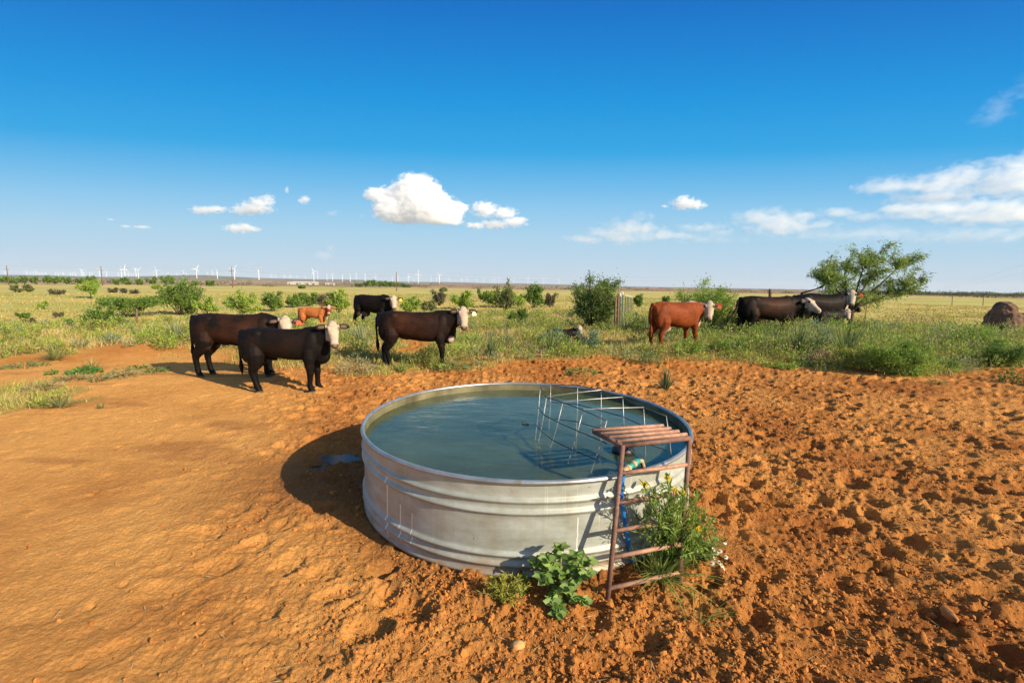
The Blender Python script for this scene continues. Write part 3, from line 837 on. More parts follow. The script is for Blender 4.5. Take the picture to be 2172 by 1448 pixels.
def make_cow(name, label, cat, px, depth, wither, yaw, lenf=1.0, coat='black', head=None, legs=((0, 0), (0, 0), (0, 0), (0, 0)), tail=None,
             tagm=None, lying=False, udder=False, face='white', seed=1, belly=1.0, white=(), dz=0.0, headscale=1.0, zoff=None, legw=1.0):
    rl = np.random.default_rng(seed)
    s = wither / 1.30
    d = pix_dir(px, 640); X = d[0] / d[1] * depth
    Z = (Hz(X, depth) if zoff is None else zoff) - 0.012 + dz
    root = thing(name, label, cat, (X, depth, Z), yaw, 'cattle around the water tank')
    head = head or {}
    hp = np.array(head.get('pos', (1.0, -0.12, 1.36)))
    # body leans on these stations: x, zc, hh, hw
    low = -0.56 if lying else 0.0
    g = Geo()
    st = [(-0.835, 1.16, 0.98, 0.09), (-0.79, 1.225, 0.85, 0.16), (-0.68, 1.27, 0.75, 0.215), (-0.52, 1.292, 0.715, 0.25), (-0.35, 1.285, 0.705, 0.265), (-0.15, 1.272, 0.655, 0.283), (0.08, 1.268, 0.615, 0.292),
          (0.28, 1.275, 0.605, 0.278), (0.44, 1.295, 0.615, 0.25), (0.58, 1.29, 0.635, 0.215), (0.70, 1.25, 0.66, 0.17), (0.80, 1.17, 0.71, 0.115), (0.86, 1.08, 0.80, 0.06)]
    rg = []
    for x_, t_, b_, hw in st:
        if -0.4 < x_ < 0.5: b_ -= (belly - 1) * 0.5; hw *= belly
        rg.append(superring((x_, 0, (t_ + b_) / 2 + low), hw, (t_ - b_) / 2))
    g.rings(rg)
    # haunch, hip and shoulder masses
    for sy in (-1, 1):
        g.ellipsoid((-0.575, sy * 0.135, 0.92 + low), [[0.225, 0, 0.02], [0, 0.13, 0], [0.02, 0, 0.33]], 12)
        g.ellipsoid((-0.47, sy * 0.150, 1.165 + low), [[0.12, 0, 0], [0, 0.085, 0], [0, 0, 0.10]], 8)
        g.ellipsoid((0.505, sy * 0.150, 0.92 + low), [[0.16, 0, -0.03], [0, 0.10, 0], [0.07, 0, 0.31]], 12)
    g.ellipsoid((-0.80, 0, 1.20 + low), [[0.06, 0, 0], [0, 0.07, 0], [0, 0, 0.06]], 8)
    # brisket / dewlap
    g.ellipsoid((0.70, 0, 0.72 + low), [[0.16, 0, 0.05], [0, 0.10, 0], [-0.03, 0, 0.16]], 10)
    # legs (front L, front R, hind L, hind R): dx shifts of hoof
    yy = {0: 1, 1: -1, 2: 1, 3: -1}
    if not lying:
        for i in range(4):
            sy = yy[i]; dx = legs[i][0]; dzl = 0
            lw = legw
            if i < 2:
                P = np.array([(0.50, 0.08 * sy, 0.98), (0.50, 0.13 * sy, 0.83), (0.50 + .2 * dx, 0.15 * sy, 0.69), (0.512 + .45 * dx, 0.15 * sy, 0.57), (0.523 + .62 * dx, 0.148 * sy, 0.46), (0.532 + .72 * dx, 0.145 * sy, 0.39), (0.527 + .8 * dx, 0.145 * sy, 0.33), (0.524 + .95 * dx, 0.145 * sy, 0.20), (0.528 + dx, 0.145 * sy, 0.125), (0.552 + dx, 0.145 * sy, 0.075), (0.565 + dx, 0.145 * sy, 0.048), (0.572 + dx, 0.145 * sy, 0.0)])
                r = [0.08, 0.125, 0.112, 0.086, 0.066, 0.064, 0.052, 0.046, 0.053, 0.050, 0.060, 0.066]
            else:
                P = np.array([(-0.54, 0.07 * sy, 1.02), (-0.545, 0.12 * sy, 0.86), (-0.54 + .15 * dx, 0.155 * sy, 0.74), (-0.575 + .4 * dx, 0.16 * sy, 0.62), (-0.645 + .62 * dx, 0.155 * sy, 0.51), (-0.70 + .74 * dx, 0.148 * sy, 0.43), (-0.70 + .8 * dx, 0.145 * sy, 0.37), (-0.682 + .92 * dx, 0.14 * sy, 0.23), (-0.668 + dx, 0.14 * sy, 0.13), (-0.645 + dx, 0.14 * sy, 0.078), (-0.632 + dx, 0.14 * sy, 0.048), (-0.625 + dx, 0.14 * sy, 0.0)])
                r = [0.12, 0.18, 0.165, 0.128, 0.088, 0.070, 0.058, 0.048, 0.054, 0.050, 0.060, 0.066]
            g.tube(P, np.array(r) * lw, 12)
    else:
        for sy in (-1, 1):
            g.tube([(0.5, .2 * sy, .3), (0.62, .22 * sy, .1), (0.45, .24 * sy, .07), (0.36, .25 * sy, .06)], [.10, .08, .055, .05], 10)
            g.tube([(-0.55, .24 * sy, .3), (-0.2, .30 * sy, .18), (-0.45, .32 * sy, .08), (-0.2, .33 * sy, .06)], [.16, .12, .06, .05], 10)
    # neck
    look = head.get('look', 'cam')
    hw_ = np.array([X, depth, Z]) + (Matrix.Rotation(yaw, 3, 'Z') @ Vector(hp * s))[:] if False else None
    cy, sn = math.cos(yaw), math.sin(yaw)
    hpw = np.array([X + s * (hp[0] * lenf * cy - hp[1] * sn), depth + s * (hp[0] * lenf * sn + hp[1] * cy), Z + s * hp[2]])
    v = np.array([0, 0, CAMZ]) - hpw; az = math.atan2(v[1], v[0]) + R_(head.get('turn', 0)) - yaw
    tilt = R_(head.get('tilt', 56)); roll = R_(head.get('roll', 0))
    lk = np.array([math.cos(az), math.sin(az), 0]); zz = np.array([0, 0, 1.0])
    f = math.cos(tilt) * lk - math.sin(tilt) * zz
    u = math.sin(tilt) * lk + math.cos(tilt) * zz
    sd_ = np.cross(u, f)
    sd_, u = sd_ * math.cos(roll) + u * math.sin(roll), u * math.cos(roll) - sd_ * math.sin(roll)
    hs = headscale
    # scaling in length is applied to x; keep the head unscaled by pre-dividing
    def hl(t, ss, uu): return hp + hs * (f * t + sd_ * ss + u * uu)
    nb_ = np.array([0.46, 0, 1.02 + low]); ne = hl(0.10, 0, -0.13)
    mid = (nb_ * 0.45 + ne * 0.55) + np.array([0.05, 0, -0.02]); mid[1] *= 0.7
    def nring(c, dirv, w, h):
        dirv = unit(dirv); sdv = unit(np.cross(zz, dirv)); upv = np.cross(dirv, sdv)
        a = np.arange(20) * 2 * math.pi / 20
        return c + w * np.cos(a)[:, None] * sdv + h * np.sin(a)[:, None] * upv
    dn = unit(ne - nb_)
    q = lambda t: (1 - t) ** 2 * nb_ + 2 * t * (1 - t) * mid + t * t * ne
    qs = [q(t) for t in (0, .25, .5, .75, .92, 1.0)]
    dm = np.gradient(np.array(qs), axis=0)
    g.rings([nring(c, dd, w, h) for c, dd, w, h in zip(qs, dm, (0.20, 0.185, 0.155, 0.13, 0.115, 0.10), (0.30, 0.27, 0.22, 0.175, 0.15, 0.13))])
    # head: t along the face, half width, rise in front, depth behind
    hsn = [(-0.065, 0.035, 0.0, -0.07), (-0.035, 0.062, 0.03, -0.12), (0.03, 0.096, 0.055, -0.165), (0.13, 0.124, 0.064, -0.20), (0.20, 0.112, 0.056, -0.20), (0.28, 0.090, 0.048, -0.175), (0.36, 0.076, 0.044, -0.14), (0.43, 0.080, 0.046, -0.115), (0.48, 0.076, 0.040, -0.10), (0.515, 0.050, 0.020, -0.075)]
    a = np.arange(24) * 2 * math.pi / 24
    rg = []
    for t, w, up_, dn_ in hsn:
        ca, sa = np.cos(a), np.sin(a)
        ss = w * np.sign(ca) * np.abs(ca) ** (2 / 2.5)
        uu = (up_ + dn_) / 2 + (up_ - dn_) / 2 * np.sign(sa) * np.abs(sa) ** (2 / 2.6)
        ss = ss * np.where(uu < (up_ + dn_) / 2, 0.78 + 0.22 * (uu - dn_) / ((up_ - dn_) / 2), 1.0)
        rg.append(hp + hs * (t * f + ss[:, None] * sd_ + uu[:, None] * u))
    g.rings(rg)
    for sy in (-1, 1):     # brow ridge, jaw cheek
        g.ellipsoid(hl(0.125, sy * 0.102, 0.030), hs * np.array([f * 0.05, sd_ * 0.032, u * 0.035]), 8)
        g.ellipsoid(hl(0.25, sy * 0.075, -0.10), hs * np.array([f * 0.10, sd_ * 0.035, u * 0.07]), 8)
        # ear
        ed = unit(sd_ * sy + f * head.get('eardrop', 0.12) - u * 0.10)
        ew = unit(f - ed * np.dot(f, ed)); et = np.cross(ed, ew)
        g.ellipsoid(hl(0.035, sy * 0.115, -0.05) + ed * 0.10 * hs, hs * np.array([ed * 0.125, ew * 0.062, et * 0.024]), 10)
    # tail
    if tail is None:
        tail = [(-0.80, 0.0, 1.21), (-0.855, 0.0, 1.12), (-0.865, -0.01, 0.9), (-0.85, -0.02, 0.68), (-0.84, -0.02, 0.52), (-0.835, -0.02, 0.36)]
    tp = np.array(tail, float)
    if lying: tp[:, 2] = np.maximum(tp[:, 2] + low, 0.04)
    g.tube(tp, np.interp(np.linspace(0, 1, len(tp)), [0, .3, .65, .8, .93, 1], [0.042, 0.027, 0.021, 0.045, 0.05, 0.014]), 10)
    if udder:
        g.ellipsoid((-0.36, 0, 0.60 + low), [[0.17, 0, 0], [0, 0.14, 0], [0, 0, 0.13]], 10)
    else:
        g.ellipsoid((-0.28, 0, 0.69 + low), [[0.13, 0, -0.03], [0, 0.05, 0], [0, 0, 0.05]], 8)
    V = np.concatenate(g.V)
    F = []
    if g.T: F.append(np.concatenate(g.T))
    if g.Q: F.append(np.concatenate(g.Q))
    tmp = mesh_obj('tmp', V, F)
    md = tmp.modifiers.new('r', 'REMESH'); md.mode = 'VOXEL'; md.voxel_size = 0.0125; md.use_smooth_shade = True
    ms = tmp.modifiers.new('s', 'SMOOTH'); ms.factor = 0.5; ms.iterations = 6
    dg = bpy.context.evaluated_depsgraph_get()
    me = bpy.data.meshes.new_from_object(tmp.evaluated_get(dg))
    bpy.data.objects.remove(tmp)
    n = len(me.vertices); co = np.empty(n * 3, np.float32); me.vertices.foreach_get('co', co); co = co.reshape(-1, 3).astype(float)
    # colours
    x, y, z = co[:, 0], co[:, 1], co[:, 2] - low
    n1 = fbm(x * 2.2 + seed * 3.1, z * 2.6 + y * 1.3, seed + 5, 3); n2 = fbm(x * 7 + seed, z * 9 + y * 5, seed + 9, 3)
    bc = {'black': BLACK, 'brownblack': BLACK, 'red': RED, 'tan': TANR, 'darkbrown': np.array([0.05, 0.020, 0.012])}[coat]
    C = np.repeat(bc[None], n, 0)
    if coat in ('black', 'brownblack'):
        k = 0.52 if coat == 'brownblack' else 0.12
        flank = np.exp(-((x + 0.05) / 0.55) ** 2 - ((z - 1.0) / 0.30) ** 2)
        C = C + (BROWN - C) * np.clip(k * flank * (0.75 + 0.9 * n1), 0, 1)[:, None]
        C = C + (BROWN * 1.1 - C) * (np.clip(0.55 + n2, 0, 1) * sst(0.62, 0.50, z) * sst(0.0, 0.3, np.abs(x) - 0.0) * (0.42 if coat == 'brownblack' else 0.22) * sst(0.45, 0.6, z))[:, None]
    else:
        C = C * (1 + 0.25 * n1 + 0.15 * n2)[:, None]
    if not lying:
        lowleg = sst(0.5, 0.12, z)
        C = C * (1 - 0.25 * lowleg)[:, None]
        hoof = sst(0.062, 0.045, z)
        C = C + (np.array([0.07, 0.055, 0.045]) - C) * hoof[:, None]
    rel = (co - hp) / hs
    t = rel @ f; ss = rel @ sd_; uu = rel @ u
    if face != 'none':
        nn = 0.02 * n2
        isf = sst(-0.085, -0.06, t + nn) * sst(0.60, 0.58, t) * sst(0.135, 0.122, np.abs(ss)) * sst(-0.19, -0.14, uu - 0.35 * np.clip(t - 0.1, 0, 1) * 0 + nn + 0.08 * sst(0.2, .4, t))
        wc = WHITE * (1 + 0.10 * n1)[:, None]
        if face == 'patchy':
            pk = sst(0.15, 0.20, t + 0.05 * n2) * sst(0.42, 0.36, t)
            wc = wc + (RED - wc) * pk[:, None]
            wc = wc + (RED - wc) * (np.exp(-((t - .13) / .05) ** 2 - ((np.abs(ss) - .1) / .035) ** 2))[:, None]
        C = C + (wc - C) * isf[:, None]
        ring = np.exp(-((t - 0.14) / 0.034) ** 2 - ((np.abs(ss) - 0.116) / 0.030) ** 2 - ((uu - 0.038) / 0.04) ** 2)
        C = C + (np.array([0.035, 0.022, 0.018]) - C) * np.clip(ring * 1.2, 0, 1)[:, None]
    muz = sst(0.435, 0.475, t + 0.01 * n2) * sst(0.6, 0.58, t) * sst(0.11, 0.09, np.abs(ss)) * sst(-0.14, -0.12, uu)
    mcol = head.get('muzzle', PINK)
    C = C + (np.asarray(mcol) - C) * (muz * 0.85)[:, None]
    nos = np.exp(-((t - 0.488) / 0.02) ** 2 - ((np.abs(ss) - 0.044) / 0.018) ** 2) * sst(-0.02, 0.0, uu) * sst(0.6, 0.58, t)
    mouth = np.exp(-((uu + 0.052) / 0.009) ** 2) * sst(0.38, 0.42, t) * sst(0.6, 0.58, t) * (np.abs(ss) < 0.12)
    C = C + (np.array([0.03, 0.02, 0.02]) - C) * np.clip(nos + 0.8 * mouth, 0, 1)[:, None]
    inner = sst(0.14, 0.17, np.abs(ss)) * sst(0.29, 0.24, np.abs(ss)) * np.exp(-((t - 0.055) / 0.03) ** 2) * (np.abs(t) < 0.14) * sst(-0.075, -0.055, uu)
    C = C + (np.array([0.20, 0.13, 0.10]) - C) * (inner * 0.7)[:, None]
    for w in white:     # (x, y or None, z, rx, rz, colour)
        m = np.exp(-(((x - w[0]) / w[2]) ** 2 + ((z - w[1]) / w[3]) ** 2) ** 2)
        C = C + (np.asarray(w[4]) - C) * np.clip(m * 1.2 + 0.2 * m * n2, 0, 1)[:, None]
    co2 = co.copy()
    # lengthen the body only behind the neck so that head and neck keep their shape
    sx = np.where(co[:, 0] < 0.45, co[:, 0] * lenf, 0.45 * lenf + (co[:, 0] - 0.45))
    co2[:, 0] = sx
    co2 *= s
    for at_ in list(me.color_attributes): me.color_attributes.remove(at_)
    me.vertices.foreach_set('co', co2.astype(np.float32).ravel())
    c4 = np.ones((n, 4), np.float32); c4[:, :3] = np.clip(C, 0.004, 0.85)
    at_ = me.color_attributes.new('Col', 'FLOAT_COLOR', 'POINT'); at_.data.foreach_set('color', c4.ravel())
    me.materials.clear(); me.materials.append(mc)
    me.polygons.foreach_set('use_smooth', np.ones(len(me.polygons), bool)); me.update()
    me.name = 'body'
    bo = bpy.data.objects.new('body', me); col.objects.link(bo); bo.parent = root
    def tr(p):
        p = np.array(p, float)
        p[..., 0] = np.where(p[..., 0] < 0.45, p[..., 0] * lenf, 0.45 * lenf + (p[..., 0] - 0.45))
        return p * s
    for sy in (-1, 1):
        e = Geo(); e.ellipsoid((0, 0, 0), np.eye(3) * 0.027 * s * hs, 8)
        eo = e.build('eye', M['eye'], root); eo.location = tr(hl(0.140, sy * 0.106, 0.030))
    if tagm:
        sy = head.get('tagside', 1)
        ed = unit(sd_ * sy + f * head.get('eardrop', 0.12))
        c = tr(hl(0.035, sy * 0.115, -0.02) + ed * 0.13 * hs + f * 0.075 * hs)
        w, h, th = 0.048 * s, 0.052 * s, 0.006 * s
        ax = np.stack([sd_, f, u], 1)
        e = Geo()
        pl = [(-.55, -1), (.55, -1), (1, -.3), (1, .8), (.8, 1), (-.8, 1), (-1, .8), (-1, -.3)]
        rgs = [np.array([ax @ np.array([px_ * w, py_ * h, q_]) for px_, py_ in pl]) for q_ in (-th, th)]
        e.rings(rgs)
        to = e.build('ear_tag', M[tagm], root, False); to.location = c
    return root

W_BEL = (0.30, 0.22, 0.17)
make_cow('calf', 'black white-faced calf without ear tag, standing nearest to the tank', 'calf', 601, 6.45, 0.93, R_(4), 1.02, 'black',
         dict(pos=(0.96, -0.12, 1.40), turn=8, tilt=60), ((0.02, 0), (-0.03, 0), (0.02, 0), (0.16, 0)), seed=3, belly=0.92, headscale=1.0, white=((0.62, 0.62, 0.05, 0.05, BLACK),), legw=1.1)
make_cow('heifer', 'black white-faced heifer with orange ear tag, half hidden behind the nearest black calf', 'cow', 500, 7.35, 1.04, R_(6), 1.02, 'brownblack',
         dict(pos=(0.98, -0.14, 1.22), turn=2, tilt=48, muzzle=PINK), ((0, 0), (0.05, 0), (0.05, 0), (-0.04, 0)), tagm='tag_orange', seed=5, belly=1.0, white=((-0.28, 0.60, 0.15, 0.05, W_BEL),))
make_cow('calf', 'small reddish brown calf with a patchy white and brown face', 'calf', 663, 15.2, 0.76, R_(-2), 1.0, 'tan',
         dict(pos=(0.98, -0.10, 1.40), turn=-4, tilt=58), ((0, 0), (0.04, 0), (0, 0), (0.12, 0)), face='patchy', seed=7, belly=0.88, headscale=1.15, white=((0.78, 0.68, 0.08, 0.10, WHITE),), legw=1.12)
make_cow('cow', 'black white-faced cow with a bright yellow ear tag standing behind the brown-sided heifer', 'cow', 792, 15.6, 1.22, R_(-24), 1.0, 'black',
         dict(pos=(0.98, -0.08, 1.24), turn=2, tilt=58), ((0, 0), (0.05, 0), (0.08, 0), (-0.08, 0)), tagm='tag_yellow', udder=True, seed=9, white=((-0.36, 0.56, 0.16, 0.10, PINK),))
make_cow('heifer', 'black heifer with brown flank, white face and pale ear tag, straight behind the tank', 'cow', 884, 8.75, 1.10, R_(2), 1.06, 'brownblack',
         dict(pos=(1.03, -0.13, 1.37), turn=6, tilt=60), ((0, 0), (0.03, 0), (-0.06, 0), (0.10, 0)), tagm='tag_white', seed=11, belly=1.02, white=((0.76, 0.66, 0.06, 0.07, (0.5, 0.4, 0.33)), (-0.22, 0.56, 0.2, 0.03, (0.22, 0.15, 0.1))))
make_cow('calf', 'black white-faced calf lying down in the grass beneath the big bush by the fence', 'calf', 1196, 13.3, 0.80, R_(0), 0.9, 'black',
         dict(pos=(0.82, -0.1, 0.86), turn=20, tilt=58), lying=True, seed=13, dz=-0.07)
make_cow('heifer', 'reddish brown white-faced heifer with an orange ear tag standing by the light green bush', 'cow', 1436, 11.6, 1.24, R_(24), 1.0, 'red',
         dict(pos=(0.90, -0.26, 1.28), turn=2, tilt=62), ((0.0, 0), (0.05, 0), (0, 0), (0.10, 0)), tagm='tag_orange', udder=True, seed=15, belly=1.05,
         white=((-0.28, 0.53, 0.26, 0.09, WHITE * 0.8), (0.78, 0.70, 0.07, 0.2, WHITE), (0.36, 1.31, 0.3, 0.03, WHITE)))
make_cow('cow', 'large brown and black cow with white face turned aside, swishing its tail to the left', 'cow', 1632, 14.3, 1.40, R_(6), 1.10, 'brownblack',
         dict(pos=(0.99, -0.2, 1.22), turn=58, tilt=42, muzzle=(0.45, 0.33, 0.27)), ((0, 0), (0.05, 0), (-0.02, 0), (0.10, 0)),
         tail=[(-0.80, 0.0, 1.21), (-0.88, 0.0, 1.14), (-0.93, -0.03, 0.95), (-1.02, -0.06, 0.78), (-1.14, -0.08, 0.62), (-1.20, -0.08, 0.42)], seed=17, belly=1.08)
make_cow('cow', 'black cow with a white face and orange ear tag standing under the leaning mesquite tree', 'cow', 1740, 16.6, 1.50, R_(4), 1.08, 'black',
         dict(pos=(0.85, -0.15, 1.40), turn=6, tilt=62), tagm='tag_orange', seed=19, belly=1.05)
make_cow('cow', 'black cow at the back of the herd flicking its tail up above its back', 'cow', 1750, 18.4, 1.54, R_(3), 1.05, 'black',
         dict(pos=(0.96, 0.1, 1.10), turn=70, tilt=50), tail=[(-0.80, 0.0, 1.21), (-0.84, -0.02, 1.28), (-0.66, -0.10, 1.36), (-0.46, -0.16, 1.43), (-0.30, -0.2, 1.51), (-0.16, -0.22, 1.64)], face='none', seed=21)
make_cow('calf', 'small white and tan faced calf below the head of the black cow by the mesquite', 'calf', 1762, 15.6, 0.98, R_(12), 0.9, 'black',
         dict(pos=(0.86, -0.16, 1.30), turn=12, tilt=60, muzzle=(0.3, 0.14, 0.09)), seed=23, belly=0.9)
make_cow('calf', 'dark brown calf peeking out from behind the rump of the large brown and black cow', 'calf', 1592, 15.6, 0.98, R_(176), 0.85, 'darkbrown',
         dict(pos=(0.92, 0.1, 1.22), turn=-30, tilt=55, muzzle=(0.03, 0.02, 0.02)), face='none', seed=25, belly=0.9)
# ------------------------------------------------------------------ vegetation
def mixcol(a, b, f): return np.asarray(a) + (np.asarray(b) - np.asarray(a)) * np.asarray(f)[..., None]

def shrub(name, label, cat, base, H, W, seed, nst=9, nleaf=1400, ll=0.07, lw=0.03, c0=(0.075, 0.13, 0.025), c1=(0.16, 0.23, 0.05), trunk=0.0, ends=None, group=None,
          droop=0.0, lean=(0, 0), spread=0.16, depth=None, sr=None, flat=1.0, lowf=0.25, dirsd=0.8, sink=0.05, crown='crown', stem='trunk'):
    rl = np.random.default_rng(seed)
    base = np.asarray(base, float)
    root = thing(name, label, cat, base - (0, 0, sink), 0, group)
    D = depth or W
    if ends is None:
        ends = []
        n_e = nst
        for i in range(n_e):
            a = 2 * math.pi * (i + rl.uniform(-.3, .3)) / n_e * 2.4
            e = lowf + (1 - lowf) * ((i + 0.5) / n_e) ** 0.8
            rr = math.sqrt(max(0.04, 1 - (2 * (e - 0.55)) ** 2 * 0.75)) * rl.uniform(0.55, 1.0)
            ends.append((W / 2 * rr * math.cos(a) + lean[0], D / 2 * rr * math.sin(a) + lean[1], H * (trunk + (1 - trunk) * min(1, e * flat)) * rl.uniform(0.86, 1.0)))
    ends = np.array(ends, float)
    g = Geo(); lv = Geo()
    sr = sr or 0.018 * H ** 0.7 + 0.006
    tips = []; tw = []
    p0 = np.array([0, 0, 0.0]); p1 = np.array([lean[0] * .2, lean[1] * .2, H * trunk])
    if trunk > 0.05: g.tube([p0 - (0, 0, .1), (p0 + p1) / 2 + rl.normal(0, .02 * H, 3) * (1, 1, 0), p1], [sr * 1.6, sr * 1.3, sr * 1.15], 7)
    for e in ends:
        st = p1 if trunk > 0.05 else p0 + np.array([e[0], e[1], 0]) * 0.08
        m = st + (e - st) * 0.5 + np.array([0, 0, 0.10 * H]) * (1 - droop) + rl.normal(0, 0.05 * H, 3)
        tt = np.linspace(0, 1, 7)[:, None]
        P = (1 - tt) ** 2 * st + 2 * tt * (1 - tt) * m + tt ** 2 * e
        g.tube(P, np.linspace(sr, sr * 0.2, 7), 5)
        nb = 5
        for b in range(nb):
            t0 = rl.uniform(0.3, 0.95); q = (1 - t0) ** 2 * st + 2 * t0 * (1 - t0) * m + t0 ** 2 * e
            dv = unit(rl.normal(0, 1, 3) + np.array([0, 0, 0.35]) + 0.9 * unit(e - st)) * H * rl.uniform(0.10, 0.26)
            g.tube([q, q + dv * .5 + rl.normal(0, .01 * H, 3), q + dv], [sr * .3, sr * .2, sr * .1], 4, cap=False)
            for k in (0.45, 0.75, 1.0): tips.append(q + dv * k); tw.append(rl.uniform(0.3, 1))
        for k in (0.7, 0.85, 1.0):
            tips.append((1 - k) ** 2 * st + 2 * k * (1 - k) * m + k ** 2 * e); tw.append(rl.uniform(.5, 1.2))
    tips = np.array(tips); tw = np.array(tw); tw /= tw.sum()
    nleaf = int(nleaf * 2.4)
    idx = rl.choice(len(tips), nleaf, p=tw)
    P = tips[idx] + rl.normal(0, 1, (nleaf, 3)) * spread * np.array([W / 2, D / 2, H / 2]) * rl.uniform(0.2, 1.0, (nleaf, 1))
    P[:, 2] = np.maximum(P[:, 2], 0.02 * H + 0.02)
    Dv = rl.normal(0, 1, (nleaf, 3)) * dirsd + np.array([0, 0, 0.35 - 1.3 * droop]) + 0.5 * (P / (np.linalg.norm(P, axis=1)[:, None] + .01))
    cl = np.clip(rl.uniform(0, 1, len(tips))[idx] * 0.7 + rl.uniform(0, 1, nleaf) * 0.5 - 0.1, 0, 1)
    lv.leaves(P, Dv, ll * rl.uniform(0.6, 1.3, nleaf), lw * rl.uniform(0.7, 1.2, nleaf), mixcol(c0, c1, cl), 0.2, None, rl)
    g.build(stem, M['bark'], root); lv.build(crown, M['leaf'], root, False)
    return root

def px_shrub(name, label, cat, px, py, hpx, wpx, seed, nleaf=900, y=None, **k):
    b = on_ground(px, py) if y is None else None
    if y is not None:
        d = pix_dir(px, py); b = np.array([d[0] / d[1] * y, y, 0]); b[2] = Hz(b[0], b[1])
    dist = b[1]
    sc_ = dist / FPX
    H = hpx * sc_ + max(0, CAMZ + (pix_dir(px, py)[2] / pix_dir(px, py)[1]) * dist - b[2]); W = wpx * sc_
    k.setdefault('ll', max(0.07, 0.0042 * dist)); k.setdefault('lw', max(0.032, 0.0026 * dist))
    return shrub(name, label, cat, b, H, W, seed, nleaf=nleaf, **k)

GB = 'shrubs scattered over the pasture'
DK = dict(c0=(0.08, 0.15, 0.026), c1=(0.22, 0.33, 0.06)); LG = dict(c0=(0.17, 0.27, 0.04), c1=(0.38, 0.49, 0.08)); OL = dict(c0=(0.13, 0.15, 0.05), c1=(0.22, 0.23, 0.09)); GR = dict(c0=(0.11, 0.10, 0.06), c1=(0.19, 0.17, 0.10))
px_shrub('bush', 'loose dark green bush at the left end of the flat-topped thicket beside the rusty post', 'bush', 208, 697, 58, 88, 101, 900, nst=8, lean=(.2, 0), group=GB, **DK)
px_shrub('bush', 'wide flat-topped dark green thicket behind the lone rusty post', 'bush', 272, 672, 40, 118, 102, 2200, nst=12, flat=1.6, lowf=.5, group=GB, **DK)
px_shrub('bush', 'tall dense dark green bush behind the tall pale yucca at left', 'bush', 383, 668, 76, 84, 103, 2600, nst=14, group=GB, **DK)
px_shrub('bush', 'small loose green bush touching the right side of the tall dense dark bush', 'bush', 438, 668, 40, 50, 104, 600, nst=6, group=GB, **LG)
px_shrub('bush', 'light green spreading bush with a forked trunk above the back of the far black heifer', 'bush', 512, 674, 54, 78, 105, 1100, nst=8, trunk=.15, group=GB, **LG)
px_shrub('bush', 'round dark green bush on the pasture right of the forked light green bush', 'bush', 580, 660, 45, 52, 106, 1100, nst=8, group=GB, **DK)
px_shrub('bush', 'small round green bush between the round dark bush and the pair behind the brown calf', 'bush', 622, 652, 28, 30, 107, 600, nst=6, group=GB, **DK)
px_shrub('bush', 'green bush seen straight above the back of the small brown calf', 'bush', 652, 650, 32, 46, 108, 800, nst=7, group=GB, **DK)
px_shrub('bush', 'grey-green airy bush left of the bush behind the head of the small brown calf', 'bush', 690, 658, 40, 40, 109, 500, nst=7, group=GB, **GR)
px_shrub('bush', 'bright green bush right behind the head of the small brown calf', 'bush', 718, 664, 48, 44, 110, 1100, nst=8, group=GB, **LG)
px_shrub('bush', 'low yellow-green bush right of the yellow-tagged cow', 'bush', 868, 664, 36, 60, 111, 900, nst=7, group=GB, **LG)
px_shrub('bush', 'low olive bush above the back of the heifer straight behind the tank', 'bush', 905, 662, 26, 50, 112, 700, nst=7, group=GB, **OL)
px_shrub('bush', 'grey bare-twigged bush above the neck of the heifer straight behind the tank', 'bush', 932, 648, 36, 36, 113, 420, nst=9, group=GB, **GR)
px_shrub('bush', 'round bright green bush right above the head of the heifer straight behind the tank', 'bush', 982, 656, 40, 54, 114, 1300, nst=8, group=GB, **LG)
px_shrub('bush', 'wide bright green clump in the middle of the pasture with a taller bush behind', 'bush', 1062, 652, 42, 76, 115, 1700, nst=10, group=GB, **LG)
px_shrub('bush', 'round olive green bush rising behind the wide bright green clump', 'bush', 1072, 640, 38, 40, 116, 900, nst=8, y=44, group=GB, **OL)
px_shrub('bush', 'small dark green bush at the left edge of the wide bright green clump', 'bush', 1026, 640, 24, 28, 117, 500, nst=6, group=GB, **DK)
px_shrub('bush', 'upright dark green bush right of the wide bright green clump', 'bush', 1132, 654, 52, 40, 118, 1400, nst=9, group=GB, **DK)
px_shrub('bush', 'bright green low bush between the wide clump and the upright dark bush', 'bush', 1100, 650, 26, 34, 119, 700, nst=6, group=GB, **LG)
px_shrub('bush', 'pale grey-green bush right of the upright dark bush', 'bush', 1166, 652, 32, 30, 120, 500, nst=7, group=GB, **GR)
px_shrub('bush', 'near round feathery green bush in the dry grass left of the lying calf', 'bush', 1098, 688, 36, 44, 121, 1500, nst=10, ll=.10, lw=.022, group=GB, **DK)
px_shrub('bush', 'big dark green bush leaning over the lying calf beside the fence posts', 'bush', 1248, 696, 108, 108, 122, 6500, nst=22, ll=.085, lw=.040, lean=(.22, 0), spread=.15, group=GB, c0=(0.09, 0.145, 0.035), c1=(0.24, 0.32, 0.085))
px_shrub('bush', 'small dark bush at the far end of the row of fence posts', 'bush', 1352, 652, 30, 22, 123, 500, nst=6, group=GB, **DK)
px_shrub('bush', 'feathery light green bush behind the reddish brown heifer', 'bush', 1494, 700, 100, 124, 124, 5200, nst=18, y=15.5, ll=.10, lw=.024, spread=.16, group=GB, c0=(0.16, 0.26, 0.04), c1=(0.36, 0.48, 0.09))
px_shrub('bush', 'tiny green bush on the field above the back of the reddish brown heifer', 'bush', 1412, 642, 14, 16, 125, 250, nst=5, group=GB, **DK)
px_shrub('tree', 'small lone tree with a bare trunk on the pasture at left', 'tree', 193, 633, 36, 38, 126, 900, nst=8, trunk=.35, group=GB, **LG)
px_shrub('bush', 'thin see-through bush on the open grass at far left below the lone tree', 'bush', 92, 656, 20, 18, 127, 120, nst=5, group=GB, **LG)
